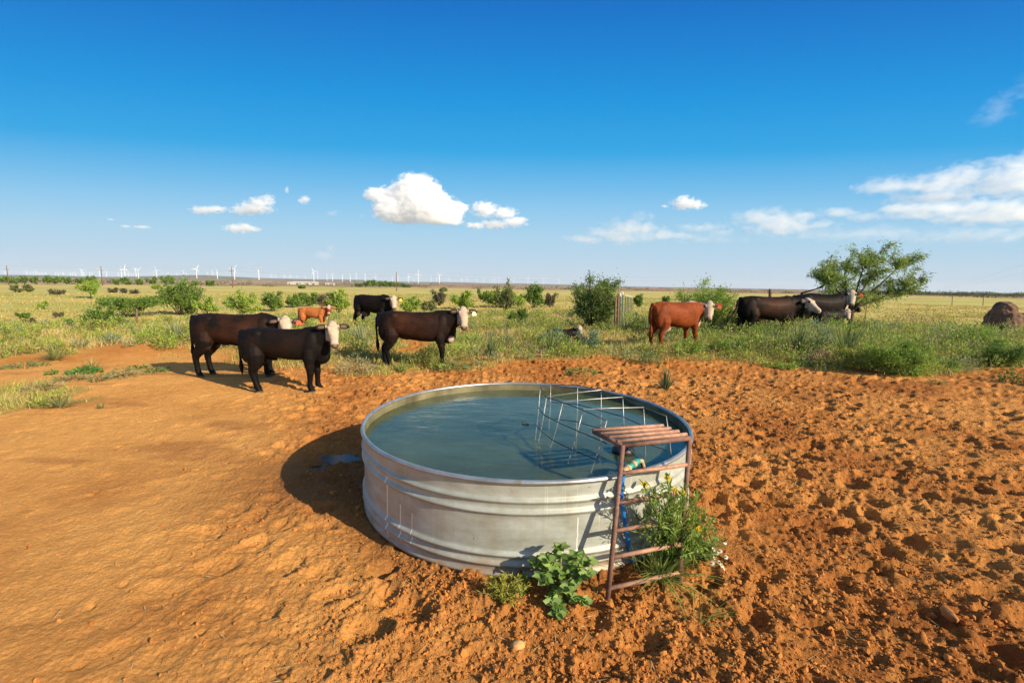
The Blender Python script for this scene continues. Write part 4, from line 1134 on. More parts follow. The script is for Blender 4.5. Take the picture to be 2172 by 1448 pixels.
px_shrub('bush', 'round dark shrub beside the dirt track at far left', 'bush', 48, 676, 14, 22, 128, 420, nst=6, group=GB, **DK)
px_shrub('bush', 'brown shrub beside the dirt track, right of the round dark shrub', 'bush', 125, 674, 12, 17, 129, 250, nst=6, group=GB, **GR)
px_shrub('bush', 'brown-grey shrub in the weeds near the left edge', 'bush', 62, 691, 16, 24, 130, 300, nst=6, group=GB, **GR)
px_shrub('bush', 'small upright dark green weed bush left of the loose dark bush', 'bush', 147, 697, 26, 20, 131, 420, nst=6, group=GB, **DK)
for i, (x, y, h, w, lab, cc) in enumerate([(33, 620, 15, 22, 'left shrub of the pair on the slope near the left edge', OL), (58, 619, 15, 18, 'right shrub of the pair on the slope near the left edge', OL), (122, 626, 11, 30, 'low brown shrub on the slope left of the lone tree', GR),
        (240, 621, 9, 15, 'left one of three dark shrubs in a row right of the lone tree', GR), (262, 622, 9, 13, 'middle one of three dark shrubs in a row right of the lone tree', GR), (285, 623, 8, 16, 'right one of three dark shrubs in a row right of the lone tree', GR),
        (332, 613, 9, 16, 'pale green shrub at the foot of the slope left of the tall dense bush', LG), (940, 618, 7, 16, 'small dark shrub on the distant field above the heifer behind the tank', DK), (640, 612, 5, 14, 'small dark shrub beside the pale track in the distance', DK)]):
    px_shrub('shrub', lab, 'shrub', x, y, h, w, 140 + i, 260, nst=6, group=GB, **cc)

GWD = 'leafy weed bushes along the right side of the clearing'
FE = dict(c0=(0.11, 0.20, 0.03), c1=(0.34, 0.47, 0.08)); BL = dict(c0=(0.10, 0.17, 0.09), c1=(0.24, 0.33, 0.20)); YE = dict(c0=(0.16, 0.20, 0.04), c1=(0.40, 0.40, 0.08)); DY = dict(c0=(0.22, 0.17, 0.09), c1=(0.46, 0.34, 0.17)); DD = dict(c0=(0.06, 0.12, 0.022), c1=(0.18, 0.28, 0.05))
for i, (x, y, h, w, lab, cc, n, nm) in enumerate([
        (1545, 752, 42, 76, 'green weed bush in front of the light green bush, right of the red heifer', FE, 900, 'weed_bush'),
        (1628, 748, 60, 64, 'dark green weed bush below the hind legs of the large brown and black cow', DD, 900, 'weed_bush'),
        (1735, 752, 72, 56, 'blue-green weed between the two big yuccas', BL, 700, 'weed_bush'),
        (1745, 778, 44, 60, 'dry brown weed on the soil edge between the two big yuccas', DY, 420, 'weed_bush'),
        (1842, 786, 66, 90, 'yellow-flecked weed bush at the foot of the biggest yucca', YE, 1100, 'weed_bush'),
        (1905, 796, 96, 112, 'big feathery bright green weed bush right of the biggest yucca', FE, 2200, 'weed_bush'),
        (1868, 722, 46, 84, 'blue-green weed behind the feathery bright green weed bush', BL, 700, 'weed_bush'),
        (1990, 788, 32, 84, 'low feathery green mat at the edge of the soil below the boulder', FE, 700, 'weed_bush'),
        (1990, 740, 50, 90, 'brownish dry weed patch behind the low feathery mat', DY, 600, 'weed_bush'),
        (2062, 752, 66, 110, 'dense green weed bush in front of the boulder', FE, 1500, 'weed_bush'),
        (2128, 778, 62, 80, 'dark leafy bush with white blooms at the right edge', DD, 1300, 'weed_bush'),
        (1940, 690, 34, 110, 'dry reddish-brown weeds on the open ground left of the boulder', DY, 600, 'weed_bush'),
        (1660, 780, 18, 80, 'low trailing weed on the soil edge below the wide yucca', FE, 300, 'weed_bush'),
        (1588, 700, 40, 46, 'yellow-green weed by the swishing tail of the large brown and black cow', YE, 500, 'weed_bush'),
        (1172, 740, 44, 80, 'pale green weed in front of the back of the lying calf', BL, 900, 'weed_bush'),
        (1250, 744, 50, 50, 'grey-green weed just in front of the head of the lying calf', BL, 800, 'weed_bush'),
        (1612, 728, 50, 60, 'tall green weed hiding the belly of the large brown and black cow', FE, 700, 'weed_bush'),
        (1672, 726, 54, 60, 'tall yellow-green weed below the chest of the large brown and black cow', YE, 700, 'weed_bush'),
        (1722, 724, 52, 60, 'tall blue-green weed below the muzzle of the large brown and black cow', BL, 700, 'weed_bush'),
        (1772, 722, 58, 60, 'tall green weed hiding the small calf by the mesquite', FE, 800, 'weed_bush'),
        (1826, 720, 52, 64, 'tall dark green weed at the foot of the mesquite tree', DD, 800, 'weed_bush'),
        (1455, 752, 34, 70, 'green weed bush around the front legs of the red heifer', FE, 600, 'weed_bush')]):
    px_shrub(nm, lab, 'weed', x, y, h, w, 601 + i, n, nst=12, spread=.2, lowf=.1, ll=.07, lw=.018, sr=.006, group=GWD, stem='stems', crown='leaves', **cc)

# distant trees that can be told apart
GT = 'trees along the far edge of the pasture'
far_list = [(12, 600, 13, 40), (28, 601, 9, 22), (48, 599, 13, 18), (68, 599, 12, 24), (100, 598, 11, 14), (116, 599, 12, 22), (140, 599, 10, 20), (172, 600, 9, 18), (191, 599, 14, 18), (245, 601, 8, 14), (266, 601, 10, 16), (296, 603, 9, 14), (322, 603, 14, 22),
            (352, 601, 14, 26), (415, 608, 8, 14), (446, 606, 9, 14)]
for i, (x, y, h, w) in enumerate(far_list):
    o = ['leftmost', 'second', 'third', 'fourth', 'fifth', 'sixth', 'seventh', 'eighth', 'ninth', 'tenth', 'eleventh', 'twelfth', 'thirteenth', 'fourteenth', 'fifteenth', 'rightmost'][i]
    px_shrub('tree', f'{o} tree from the left in the row at the far edge of the left pasture', 'tree', x, y, h, w, 200 + i, 300, y=300 + 60 * ((i * 7) % 5) / 5, nst=6, trunk=.12, group=GT, **DK)
GW = 'windbreak trees around the farmstead'
for i, (x, h, w) in enumerate([(763, 6, 20), (778, 10, 16), (790, 13, 16), (803, 9, 15), (815, 11, 16), (828, 9, 15), (840, 8, 14), (852, 6, 12), (862, 5, 14)]):
    o = ['leftmost', 'second', 'third', 'fourth', 'fifth', 'sixth', 'seventh', 'eighth', 'ninth'][i]
    px_shrub('tree', f'{o} tree from the left in the dark grove beyond the field, above the yellow-tagged cow', 'tree', x, 610, h, w, 230 + i, 260, y=520 + (i * 5) % 4 * 10, nst=6, trunk=.1, group=GW, **DK)

# mesquite tree leaning right
def mesquite():
    D = 17.6
    d = pix_dir(1798, 700); b = np.array([d[0] / d[1] * D, D, 0]); b[2] = Hz(b[0], D)
    rl = np.random.default_rng(77)
    root = thing('mesquite_tree', 'windblown mesquite tree with thin dark leaning limbs and feathery green crown', 'tree', b)
    ends_px = [(1722, 578), (1736, 590), (1748, 575), (1770, 562), (1785, 590), (1800, 552), (1812, 590), (1798, 615), (1828, 560), (1728, 580), (1742, 560), (1762, 545), (1770, 585), (1790, 560), (1806, 530), (1818, 545), (1838, 532), (1846, 560), (1858, 585), (1868, 548), (1884, 520), (1892, 542), (1886, 575), (1908, 556), (1932, 548), (1950, 540), (1942, 570), (1956, 592), (1948, 614), (1925, 600), (1912, 622), (1885, 612), (1868, 635), (1850, 612), (1780, 612), (1758, 606), (1830, 600), (1815, 575), (1905, 590), (1876, 600), (1836, 630)]
    limb = Geo(); lf = Geo()
    P_, Dv_ = [], []
    # main limbs from the base, then branches to each end
    mains = [at_y(1755, 600, D - .3), at_y(1792, 580, D + .4), at_y(1830, 572, D - .5), at_y(1862, 568, D + .3), at_y(1900, 572, D - .2), at_y(1920, 612, D + .2)]
    fork = at_y(1808, 655, D)
    b0 = np.zeros(3)
    curves = []
    limb.tube([b0 - (0, 0, .15), (fork - b) * .5 + (0.03, 0, 0), fork - b], [0.10, 0.085, 0.07], 8)
    for mpt in mains:
        e = mpt - b; s0 = (fork - b)
        m = s0 + (e - s0) * .45 + rl.normal(0, .06, 3)
        tt = np.linspace(0, 1, 8)[:, None]; C = (1 - tt) ** 2 * s0 + 2 * tt * (1 - tt) * m + tt ** 2 * e
        limb.tube(C, np.linspace(.055, .022, 8), 7); curves.append(C)
    allc = np.concatenate(curves)
    for (x, y) in ends_px:
        e = at_y(x, y, D + rl.uniform(-1.1, 1.1)) - b
        dd = np.linalg.norm(allc - e, axis=1) + 0.35 * np.abs(allc[:, 2] - e[2] + .5)
        s0 = allc[np.argmin(dd + (allc[:, 2] > e[2] - .05) * .5)]
        m = s0 + (e - s0) * .5 + np.array([0, 0, .10]) + rl.normal(0, .05, 3)
        tt = np.linspace(0, 1, 7)[:, None]; C = (1 - tt) ** 2 * s0 + 2 * tt * (1 - tt) * m + tt ** 2 * e
        limb.tube(C, np.linspace(.022, .006, 7), 5)
        for k in range(20):
            t = rl.uniform(.2, 1) ; q = (1 - t) ** 2 * s0 + 2 * t * (1 - t) * m + t * t * e
            dv = unit(rl.normal(0, 1, 3) + unit(e - s0) * .8 + np.array([.25, 0, .1])) * rl.uniform(.12, .42)
            limb.tube([q, q + dv * .5 + rl.normal(0, .015, 3), q + dv], [.006, .004, .002], 3, cap=False)
            nl = rl.integers(11, 27)
            w = rl.uniform(0.1, 1, nl)
            pp = q + dv * w[:, None] + rl.normal(0, .055, (nl, 3))
            P_.append(pp); Dv_.append(np.tile(unit(dv) * .5 + np.array([.45, 0, -.55]), (nl, 1)) + rl.normal(0, .45, (nl, 3)))
    P = np.concatenate(P_); Dv = np.concatenate(Dv_); n = len(P)
    C = mixcol((0.14, 0.22, 0.04), (0.36, 0.46, 0.09), np.clip(rl.normal(.45, .3, n), 0, 1))
    lf.leaves(P, Dv, rl.uniform(.07, .17, n), rl.uniform(.018, .034, n), C, .15, None, rl)
    limb.build('trunk', M['bark'], root); lf.build('crown', M['leaf'], root, False)
mesquite()

# yuccas
def yucca(label, px, py, hpx, wpx, seed, nb=70, c0=(0.10, 0.14, 0.05), c1=(0.27, 0.31, 0.13), wid=0.020, name='yucca', cat='yucca', y=None, grp='yucca plants around the clearing'):
    rl = np.random.default_rng(seed)
    if y is None: b = on_ground(px, py)
    else:
        d = pix_dir(px, py); b = np.array([d[0] / d[1] * y, y, 0]); b[2] = Hz(b[0], y)
    sc_ = b[1] / FPX; H = hpx * sc_; W = wpx * sc_
    root = thing(name, label, cat, b - (0, 0, .02), 0, grp)
    g = Geo()
    a = rl.uniform(0, 2 * math.pi, nb); el = np.arcsin(rl.uniform(0.12, 0.99, nb))
    L = 1.0 * rl.uniform(.72, 1.05, nb)
    D = np.stack([np.cos(a) * np.cos(el) * W / 2 * 1.05, np.sin(a) * np.cos(el) * W / 2 * 1.05, np.sin(el) * H], -1) * L[:, None]
    up = rl.uniform(0, .12, nb) * H
    P = np.stack([np.cos(a) * .02, np.sin(a) * .02, up * .6], -1)
    S = np.stack([-np.sin(a), np.cos(a), np.zeros(nb)], -1)
    wv = wid * rl.uniform(.7, 1.2, nb) * max(1.0, b[1] / 9.0)
    V, T, C = [], [], []
    f = rl.uniform(0, 1, nb)
    for k, t in enumerate((0, .4, .8, 1.0)):
        w = (0.8, 1.0, .6, 0.05)[k]
        c = P + D * t + np.array([0, 0, -1.0]) * (t ** 2 * .10 * H * np.cos(el))[:, None]
        V += [c - S * (wv * w / 2)[:, None], c + S * (wv * w / 2)[:, None]]
    V = np.stack(V, 1).reshape(-1, 3); i = np.arange(nb)[:, None] * 8
    Q = np.concatenate([i + np.array([[2 * k, 2 * k + 1, 2 * k + 3, 2 * k + 2]]) for k in range(3)])
    cc = mixcol(c0, c1, f); dryb = rl.uniform(0, 1, nb) < .15; cc[dryb & (el < .6)] = (0.42, 0.33, 0.16)
    g.add(V, None, Q, np.repeat(cc, 8, 0))
    g.build('leaves', M['grass'], root, False)
    g = Geo(); g.tube([(0, 0, -.06), (0, 0, .0), (0, 0, .10 * H)], [.05, .045, .03], 7); g.build('stem', M['bark'], root)
    return root
PALE = dict(c0=(0.17, 0.21, 0.09), c1=(0.36, 0.38, 0.19))
yucca('tall pale yucca with long upright blades behind the rump of the far black heifer', 375, 722, 60, 76, 301, 90, **PALE)
yucca('pale yucca with long blades between the yellow-tagged cow and the front black calf', 768, 738, 70, 70, 302, 110, **PALE)
yucca('upright yucca in the dry grass right of the heifer straight behind the tank', 1040, 755, 58, 58, 303, 90)
yucca('small dark yucca in the dry grass above the upright one, left of the feathery bush', 1076, 704, 28, 48, 304, 60)
yucca('lone dark green yucca on the bare red soil just beyond the tank', 1411, 828, 58, 48, 305, 60, c0=(0.09, 0.12, 0.05), c1=(0.20, 0.24, 0.10))
yucca('round yucca in front of the lying calf', 1166, 752, 58, 66, 306, 100)
yucca('wide yucca left of the biggest yucca, in front of the black cows', 1690, 760, 80, 92, 307, 130, c0=(0.055, 0.085, 0.035), c1=(0.24, 0.30, 0.11), wid=.026)
yucca('biggest yucca with long dark blades in front of the black cow by the mesquite', 1792, 772, 102, 124, 308, 170, c0=(0.055, 0.085, 0.035), c1=(0.25, 0.32, 0.11), wid=.026)
yucca('pale yucca below the fence posts, right of the big dark bush', 1325, 705, 38, 52, 309, 70, **PALE)
yucca('yucca just left of the big dark bush, above the lying calf', 1210, 676, 26, 30, 310, 50)
yucca('yucca close behind the rump of the reddish brown heifer', 1368, 712, 40, 46, 311, 70)
yucca('small pale yucca left of the legs of the reddish brown heifer, near the fence', 1348, 676, 22, 34, 312, 45, **PALE)
yucca('spiky yellow-green grass tussock at the lower edge of the weeds at left', 118, 764, 50, 70, 313, 110, (0.16, 0.20, 0.06), (0.36, 0.36, 0.12), .013, 'grass_tussock', 'grass')
yucca('spiky tussock with stiff yellow-tipped blades on bare soil near the left edge', 128, 862, 42, 82, 314, 60, (0.13, 0.17, 0.06), (0.40, 0.36, 0.16), .016, 'grass_tussock', 'grass')
yucca('small pale green tuft alone on the bare soil, right of the stiff tussock', 212, 866, 20, 32, 315, 40, (0.16, 0.20, 0.07), (0.36, 0.38, 0.16), .010, 'grass_tussock', 'grass')
yucca('dry golden grass clump on the red soil left of the far black heifer', 196, 784, 34, 60, 316, 140, (0.34, 0.25, 0.08), (0.58, 0.43, 0.15), .008, 'grass_clump', 'grass')
yucca('bright green grass tuft at the hind feet of the heifer straight behind the tank', 856, 788, 36, 44, 317, 60, (0.14, 0.22, 0.05), (0.30, 0.38, 0.10), .012, 'grass_tussock', 'grass')

# low plants on the bare soil
def low_plant(label, px, py, wpx, hpx, seed, n=160, c0=(0.09, 0.17, 0.035), c1=(0.22, 0.31, 0.07), ll=.06, lw=.028, dry=0.0, name='low_weed', cat='weed'):
    rl = np.random.default_rng(seed); b = on_ground(px, py); sc_ = b[1] / FPX; W = wpx * sc_; H = hpx * sc_
    root = thing(name, label, cat, b, 0, 'low weeds on the bare soil')
    g = Geo(); r = np.sqrt(rl.uniform(0, 1, n)) * W / 2; a = rl.uniform(0, 6.28, n)
    P = np.stack([r * np.cos(a), r * np.sin(a) * 1.1, rl.uniform(0.02, 1, n) * H * (1 - (r / W * 2) ** 2 * .7)], -1)
    Dv = np.stack([np.cos(a), np.sin(a), rl.uniform(-.2, 1.0, n)], -1) + rl.normal(0, .5, (n, 3))
    C = mixcol(c0, c1, rl.uniform(0, 1, n)); C[rl.uniform(0, 1, n) < dry] = (0.42, 0.31, 0.15)
    g.leaves(P, Dv, ll * rl.uniform(.6, 1.3, n), lw * rl.uniform(.7, 1.2, n), C, .2, None, rl)
    g.build('leaves', M['leaf'], root, False)
    g = Geo()
    for i in range(14):
        k = rl.integers(0, n); g.tube([np.zeros(3) - (0, 0, .03), P[k] * .5 + (0, 0, .01), P[k]], [.004, .003, .002], 4, cap=False)
    g.build('stems', M['bark'], root)
low_plant('vivid green leafy mat beside the dry golden grass clump', 180, 792, 52, 16, 401, 260, c0=(0.05, 0.17, 0.03), c1=(0.13, 0.32, 0.06))
low_plant('grey-green trailing weed with dry stems right of the vivid green mat', 265, 799, 60, 20, 402, 260, (0.13, 0.19, 0.07), (0.26, 0.32, 0.13), dry=.35, lw=.018)
low_plant('trailing weed with dry stems on bare soil in front of the vivid green mat', 152, 806, 58, 12, 403, 170, (0.12, 0.18, 0.06), (0.25, 0.30, 0.12), dry=.3, lw=.018)
low_plant('small grey weed on bare soil between the two trailing weeds', 212, 808, 34, 15, 404, 120, (0.13, 0.18, 0.07), (0.26, 0.30, 0.13), dry=.35, lw=.018)
low_plant('flat green mat at the tip of the shadow of the far black heifer', 332, 789, 42, 10, 405, 140, (0.08, 0.16, 0.04), (0.19, 0.28, 0.08), lw=.02)
low_plant('flat green mat on bare soil above the grey trailing weed', 293, 782, 34, 8, 406, 110, (0.09, 0.17, 0.04), (0.2, 0.29, 0.08), lw=.02)
low_plant('tiny dark green weed on bare soil left of the vivid green mat', 109, 795, 13, 11, 407, 60)
low_plant('flat weed strip on bare soil at the left, above the tiny dark weed', 52, 778, 74, 9, 408, 200, (0.10, 0.17, 0.05), (0.22, 0.29, 0.09), lw=.02)
low_plant('tangled dry stalks left of the stiff tussock near the left edge', 92, 828, 54, 22, 409, 200, (0.30, 0.24, 0.12), (0.5, 0.38, 0.2), dry=.5, ll=.10, lw=.010, name='dry_weed')
low_plant('dry thistle-like weed tangle below the pale yucca by the front black calf', 752, 792, 76, 34, 410, 420, (0.20, 0.22, 0.10), (0.42, 0.36, 0.2), dry=.4, ll=.09, lw=.016, name='dry_weed')
low_plant('green mat by the front feet of the heifer straight behind the tank', 962, 782, 70, 18, 411, 260, (0.07, 0.16, 0.05), (0.18, 0.28, 0.1), lw=.02)
low_plant('grey-green small-leaved weed just left of the hind feet of the red heifer', 1378, 772, 44, 34, 412, 280, (0.13, 0.19, 0.06), (0.27, 0.33, 0.12))
low_plant('low green weed on the red soil right of the tank rim, behind the lone yucca', 1232, 792, 70, 12, 413, 220, (0.10, 0.17, 0.04), (0.22, 0.30, 0.08), lw=.02)
low_plant('little spiky weed on the bare red soil at the right', 1988, 816, 26, 16, 414, 60, (0.12, 0.18, 0.06), (0.3, 0.35, 0.14), ll=.08, lw=.012)
low_plant('low dark green weed at the right edge of the picture on red soil', 2152, 812, 44, 40, 415, 240, (0.08, 0.14, 0.03), (0.2, 0.28, 0.07))

# ---- plants around the foot of the tank
def leafy_weed():
    rl = np.random.default_rng(51); b = at_z(1188, 1262, 0.0)
    root = thing('leafy_weed', 'broad-leaved pale green weed growing against the front of the tank', 'weed', b)
    g = Geo(); lf = Geo()
    def ovate(P, D, L, W, c, n=None):
        D = unit(D); N = rl.normal(0, .55, 3) + np.array([.25, -.55, .8]); S = unit(np.cross(D, N)); U = np.cross(S, D)
        pts = []
        for t, w, up in ((0, .02, 0), (.18, .34, .05), (.45, .5, .07), (.72, .36, .03), (1, .02, -.05)):
            c_ = P + D * L * t + U * L * (up - .05 * t)
            pts += [c_ - S * W * w + U * W * .10, c_ - U * W * .04, c_ + S * W * w + U * W * .10]
        Q = []
        for k in range(4):
            o = k * 3; Q += [[o, o + 1, o + 4, o + 3], [o + 1, o + 2, o + 5, o + 4]]
        lf.add(pts, None, Q, c)
    shoots = [(0.00, 0.02, .30), (-.07, .0, .24), (.08, .02, .25), (.13, -.03, .17), (-.10, -.04, .15), (.03, -.10, .14), (.10, -.12, .06), (-.03, -.16, -.02), (-.05, -.12, .06), (.05, .05, .2), (.15, .03, .20), (-.12, .03, .2)]
    for sx, sy, sz in shoots:
        e = np.array([sx, sy, max(sz * .80, .012)]); m = e * .5 + np.array([0, 0, .05 if sz > .1 else .04])
        tt = np.linspace(0, 1, 7)[:, None]; C = 2 * tt * (1 - tt) * m + tt ** 2 * e
        C[:, 2] -= .03 * (1 - tt[:, 0])
        g.tube(C, np.linspace(.006, .0025, 7), 6)
        for k in range(23):
            t = rl.uniform(.30, 1.02); p = 2 * t * (1 - t) * m + t * t * e
            d = np.array([rl.normal(), rl.normal(), rl.normal() * .35 + .15]); d[:2] += unit(e + 1e-3)[:2] * .5
            L = rl.uniform(.030, .062) * (1.15 - .35 * t)
            ovate(p, d, L, L * rl.uniform(.62, .8), mixcol((0.13, 0.23, 0.05), (0.27, 0.39, 0.10), np.array(rl.uniform(0, 1))))
        for k in range(5):
            a = k * 2.4; ovate(C[-1], (math.cos(a), math.sin(a), .35), .05, .035, mixcol((0.20, 0.30, 0.08), (0.30, 0.42, 0.13), np.array(rl.uniform(0, 1))))
    stm = plain('green_stem', (0.20, 0.20, 0.07), .7, 0, .3, 40, .1); M['stem'] = stm
    g.build('stems', stm, root); lf.build('leaves', M['leaf'], root)
leafy_weed()

def feathery(label, px, py, wpx, hpx, seed, c0, c1, nst, name, cat, ll=.028, lw=.006, per=28):
    rl = np.random.default_rng(seed); b = at_z(px, py, 0.0); sc_ = np.linalg.norm(b - [0, 0, CAMZ]) / FPX; W, H = wpx * sc_, hpx * sc_
    root = thing(name, label, cat, b)
    g = Geo(); lf = Geo()
    for i in range(nst):
        a = rl.uniform(0, 6.28); r = math.sqrt(rl.uniform(0, 1)) * W / 2; e = np.array([r * math.cos(a), r * math.sin(a) * .7, H * rl.uniform(.5, 1) * (1 - .5 * (2 * r / W) ** 2)])
        tt = np.linspace(0, 1, 6)[:, None]; m = e * np.array([.4, .4, .7]); C = 2 * tt * (1 - tt) * m + tt ** 2 * e; C[0, 2] -= .03
        g.tube(C, np.linspace(.003, .0012, 6), 4)
        t = rl.uniform(.2, 1.03, per)[:, None]; P = 2 * t * (1 - t) * m + t ** 2 * e
        lf.leaves(P, rl.normal(0, 1, (per, 3)) + unit(e) * .8, ll * rl.uniform(.6, 1.2, per), lw, mixcol(c0, c1, rl.uniform(0, 1, per)), .15, None, rl)
    g.build('stems', M['stem'], root); lf.build('leaves', M['leaf'], root, False)
    return root
feathery('small yellow-green feathery weed on the soil left of the broad-leaved weed', 1072, 1278, 96, 58, 61, (0.24, 0.27, 0.04), (0.46, 0.44, 0.07), 34, 'feathery_weed', 'weed')
feathery('tiny green sprout at the tank foot between the feathery and broad-leaved weeds', 1112, 1258, 40, 36, 62, (0.10, 0.18, 0.03), (0.2, 0.30, 0.06), 12, 'sprout', 'weed', .03, .014, 14)

def flower_bush():
    rl = np.random.default_rng(71); b = at_z(1424, 1206, 0.0)
    root = thing('flowering_bush', 'tall green wildflower bush with yellow blooms growing through the rusty ladder', 'wildflower', b)
    sc_ = 2.75 / FPX
    g = Geo(); lf = Geo()
    tips = [(1362, 1042), (1378, 1030), (1392, 1050), (1414, 1008), (1420, 1035), (1432, 1048), (1450, 1050), (1456, 1035), (1470, 1062), (1485, 1046), (1496, 1070), (1505, 1090), (1512, 1108), (1500, 1130), (1520, 1128), (1488, 1140), (1470, 1095), (1440, 1090), (1412, 1080), (1385, 1085), (1365, 1080), (1350, 1095), (1372, 1118), (1400, 1112), (1430, 1130), (1455, 1125), (1352, 1128), (1390, 1145), (1478, 1160), (1508, 1150), (1425, 1065), (1400, 1030), (1444, 1070), (1462, 1078), (1360, 1060), (1482, 1082), (1380, 1062), (1415, 1105), (1448, 1150), (1495, 1105), (1526, 1152), (1514, 1176), (1490, 1188), (1460, 1182), (1534, 1140), (1478, 1172), (1440, 1170)]
    fl = [(1365, 1028), (1415, 1014), (1430, 1040), (1446, 1046), (1428, 1096), (1480, 1121)]
    for k, (x, y) in enumerate(tips + fl):
        yy = b[1] + rl.uniform(-.24, .10) - (.05 if k >= len(tips) else 0)
        
        e = at_y(x, y, yy) - b
        m = e * np.array([.35, .35, .6]) + np.array([0, 0, .03])
        tt = np.linspace(0, 1, 8)[:, None]; C = 2 * tt * (1 - tt) * m + tt ** 2 * e; C[0, 2] -= .04
        g.tube(C, np.linspace(.0042, .0018, 8), 5)
        n = 46
        t = rl.uniform(.15, 1.02, n)[:, None]; P = 2 * t * (1 - t) * m + t ** 2 * e + rl.normal(0, .006, (n, 3))
        ax = unit(e)
        D = rl.normal(0, .8, (n, 3)) + ax * .9
        lf.leaves(P, D, rl.uniform(.028, .062, n), rl.uniform(.007, .013, n), mixcol((0.12, 0.22, 0.03), (0.33, 0.46, 0.09), rl.uniform(0, 1, n)), .2, None, rl)
        # buds
        if k % 3 == 0: g.ellipsoid(C[-1] + (0, 0, .008), np.eye(3) * .008, 6)
    g.build('stems', M['stem'], root); lf.build('leaves', M['leaf'], root, False)
    for x, y in fl:
        yy = b[1] - .06
        e = at_y(x, y, yy) - b
        f = Geo(); n = 16
        for ring_, (L, up, cnt) in enumerate(((.026, .35, 12), (.022, .8, 10))):
            a = np.arange(cnt) * 6.283 / cnt + ring_ * .3
            ax = unit(np.array([rl.normal(0, .3), -.5, .8])); s1 = unit(np.cross(ax, (1, 0, 0))); s2 = np.cross(ax, s1)
            D = np.cos(a)[:, None] * s1 + np.sin(a)[:, None] * s2 + ax * up
            f.leaves(np.zeros((cnt, 3)), D, L, .013, (0.80, 0.55, 0.02), .1, np.tile(ax, (cnt, 1)), rl)
        f.ellipsoid((0, 0, 0.003), np.eye(3) * .008, 6, (0.6, 0.33, 0.02))
        fo = f.build('flower', M['yellow'], root, False); fo.location = e
flower_bush()

def daisies():
    rl = np.random.default_rng(81); b = at_z(1490, 1192, 0.0)
    root = thing('daisy_plant', 'sprawling daisies with tiny white flowers right of the yellow wildflower bush', 'daisy', b)
    g = Geo(); lf = Geo()
    fl = [(1502, 1146), (1522, 1144), (1538, 1150), (1514, 1164), (1521, 1172), (1528, 1168), (1516, 1184), (1526, 1192), (1531, 1198), (1540, 1181), (1511, 1194), (1536, 1204)]
    heads = []
    for x, y in fl:
        zz_ = rl.uniform(.06, .15); e = at_z(x, y, zz_) - b; heads.append(e)
    for e in heads + [np.array([rl.uniform(-.15, .12), rl.uniform(-.08, .08), rl.uniform(.06, .14)]) for _ in range(40)]:
        m = e * np.array([.4, .4, .9]) + np.array([0, 0, .02]); tt = np.linspace(0, 1, 6)[:, None]; C = 2 * tt * (1 - tt) * m + tt ** 2 * e; C[0, 2] -= .03
        g.tube(C, np.linspace(.002, .0012, 6), 4)
        n = 16; t = rl.uniform(.1, .9, n)[:, None]; P = 2 * t * (1 - t) * m + t ** 2 * e
        lf.leaves(P, rl.normal(0, 1, (n, 3)) + unit(e) * .8, rl.uniform(.02, .04, n), .005, mixcol((0.08, 0.14, 0.03), (0.18, 0.26, 0.07), rl.uniform(0, 1, n)), .1, None, rl)
    g.build('stems', M['stem'], root); lf.build('leaves', M['leaf'], root, False)
    for e in heads:
        f = Geo(); a = np.arange(11) * 6.283 / 11; ax = unit(np.array([rl.normal(0.3, .4), -.5, .7])); s1 = unit(np.cross(ax, (1, 0, 0))); s2 = np.cross(ax, s1)
        D = np.cos(a)[:, None] * s1 + np.sin(a)[:, None] * s2 - ax * .1
        f.leaves(np.zeros((11, 3)), D, .014, .006, (0.82, 0.82, 0.78), .05, np.tile(ax, (11, 1)), rl)
        f.ellipsoid(ax * .002, np.eye(3) * .0045, 6, (0.65, 0.42, 0.03))
        fo = f.build('flower', M['yellow'], root, False); fo.location = e
daisies()

def near_grass(label, px, py, n, L, spread, seed, c0, c1, wid=.007, bias=(0, 0), name='grass_clump', rootr=.05):
    rl = np.random.default_rng(seed); b = at_z(px, py, 0.0)
    root = thing(name, label, 'grass', b - np.array([0, 0, .015]))
    g = Geo(); a = rl.uniform(0, 6.28, n); rr = rl.uniform(0, 1, n) ** .7 * rootr
    lf = rl.uniform(0, 1, n)
    for i in range(n):
        Li = L * rl.uniform(.55, 1.05); d2 = np.array([math.cos(a[i]), math.sin(a[i])]) * rl.uniform(.2, 1) * spread + np.array(bias)
        p0 = np.array([rr[i] * math.cos(a[i]), rr[i] * math.sin(a[i]), 0])
        S = np.array([-d2[1], d2[0], 0]); S = S / (np.linalg.norm(S) + 1e-6) if np.linalg.norm(S) > 1e-5 else np.array([1., 0, 0])
        V = []; ww = wid * rl.uniform(.6, 1.2)
        for t, w in ((0, .8), (.3, 1), (.6, .8), (.85, .45), (1, .05)):
            c = p0 + Li * np.array([d2[0] * t ** 1.4, d2[1] * t ** 1.4, max(.0, t * (1 - .25 * np.linalg.norm(d2)) - .45 * np.linalg.norm(d2) * t * t)])
            c[2] = max(c[2], .008)
            V += [c - S * ww * w / 2, c + S * ww * w / 2]
        cc = mixcol(c0, c1, np.array(lf[i]))
        g.add(V, None, [[2 * k, 2 * k + 1, 2 * k + 3, 2 * k + 2] for k in range(4)], cc)
    g.build('blades', M['grass'], root, False)
GG = ((0.15, 0.23, 0.05), (0.44, 0.50, 0.15))
near_grass('arching green grass clump on the soil in front of the yellow wildflower bush', 1404, 1226, 170, .34, .95, 91, *GG, bias=(.12, -.22), rootr=.045)
near_grass('thin upright grass blades beside the lowest rungs of the rusty ladder', 1372, 1205, 46, .30, .6, 92, *GG, bias=(-.1, -.1), rootr=.09)
near_grass('straggling grass runner on the soil right of the arching clump', 1486, 1318, 16, .22, .8, 93, *GG, bias=(.2, -.1), name='grass_runner', rootr=.03)
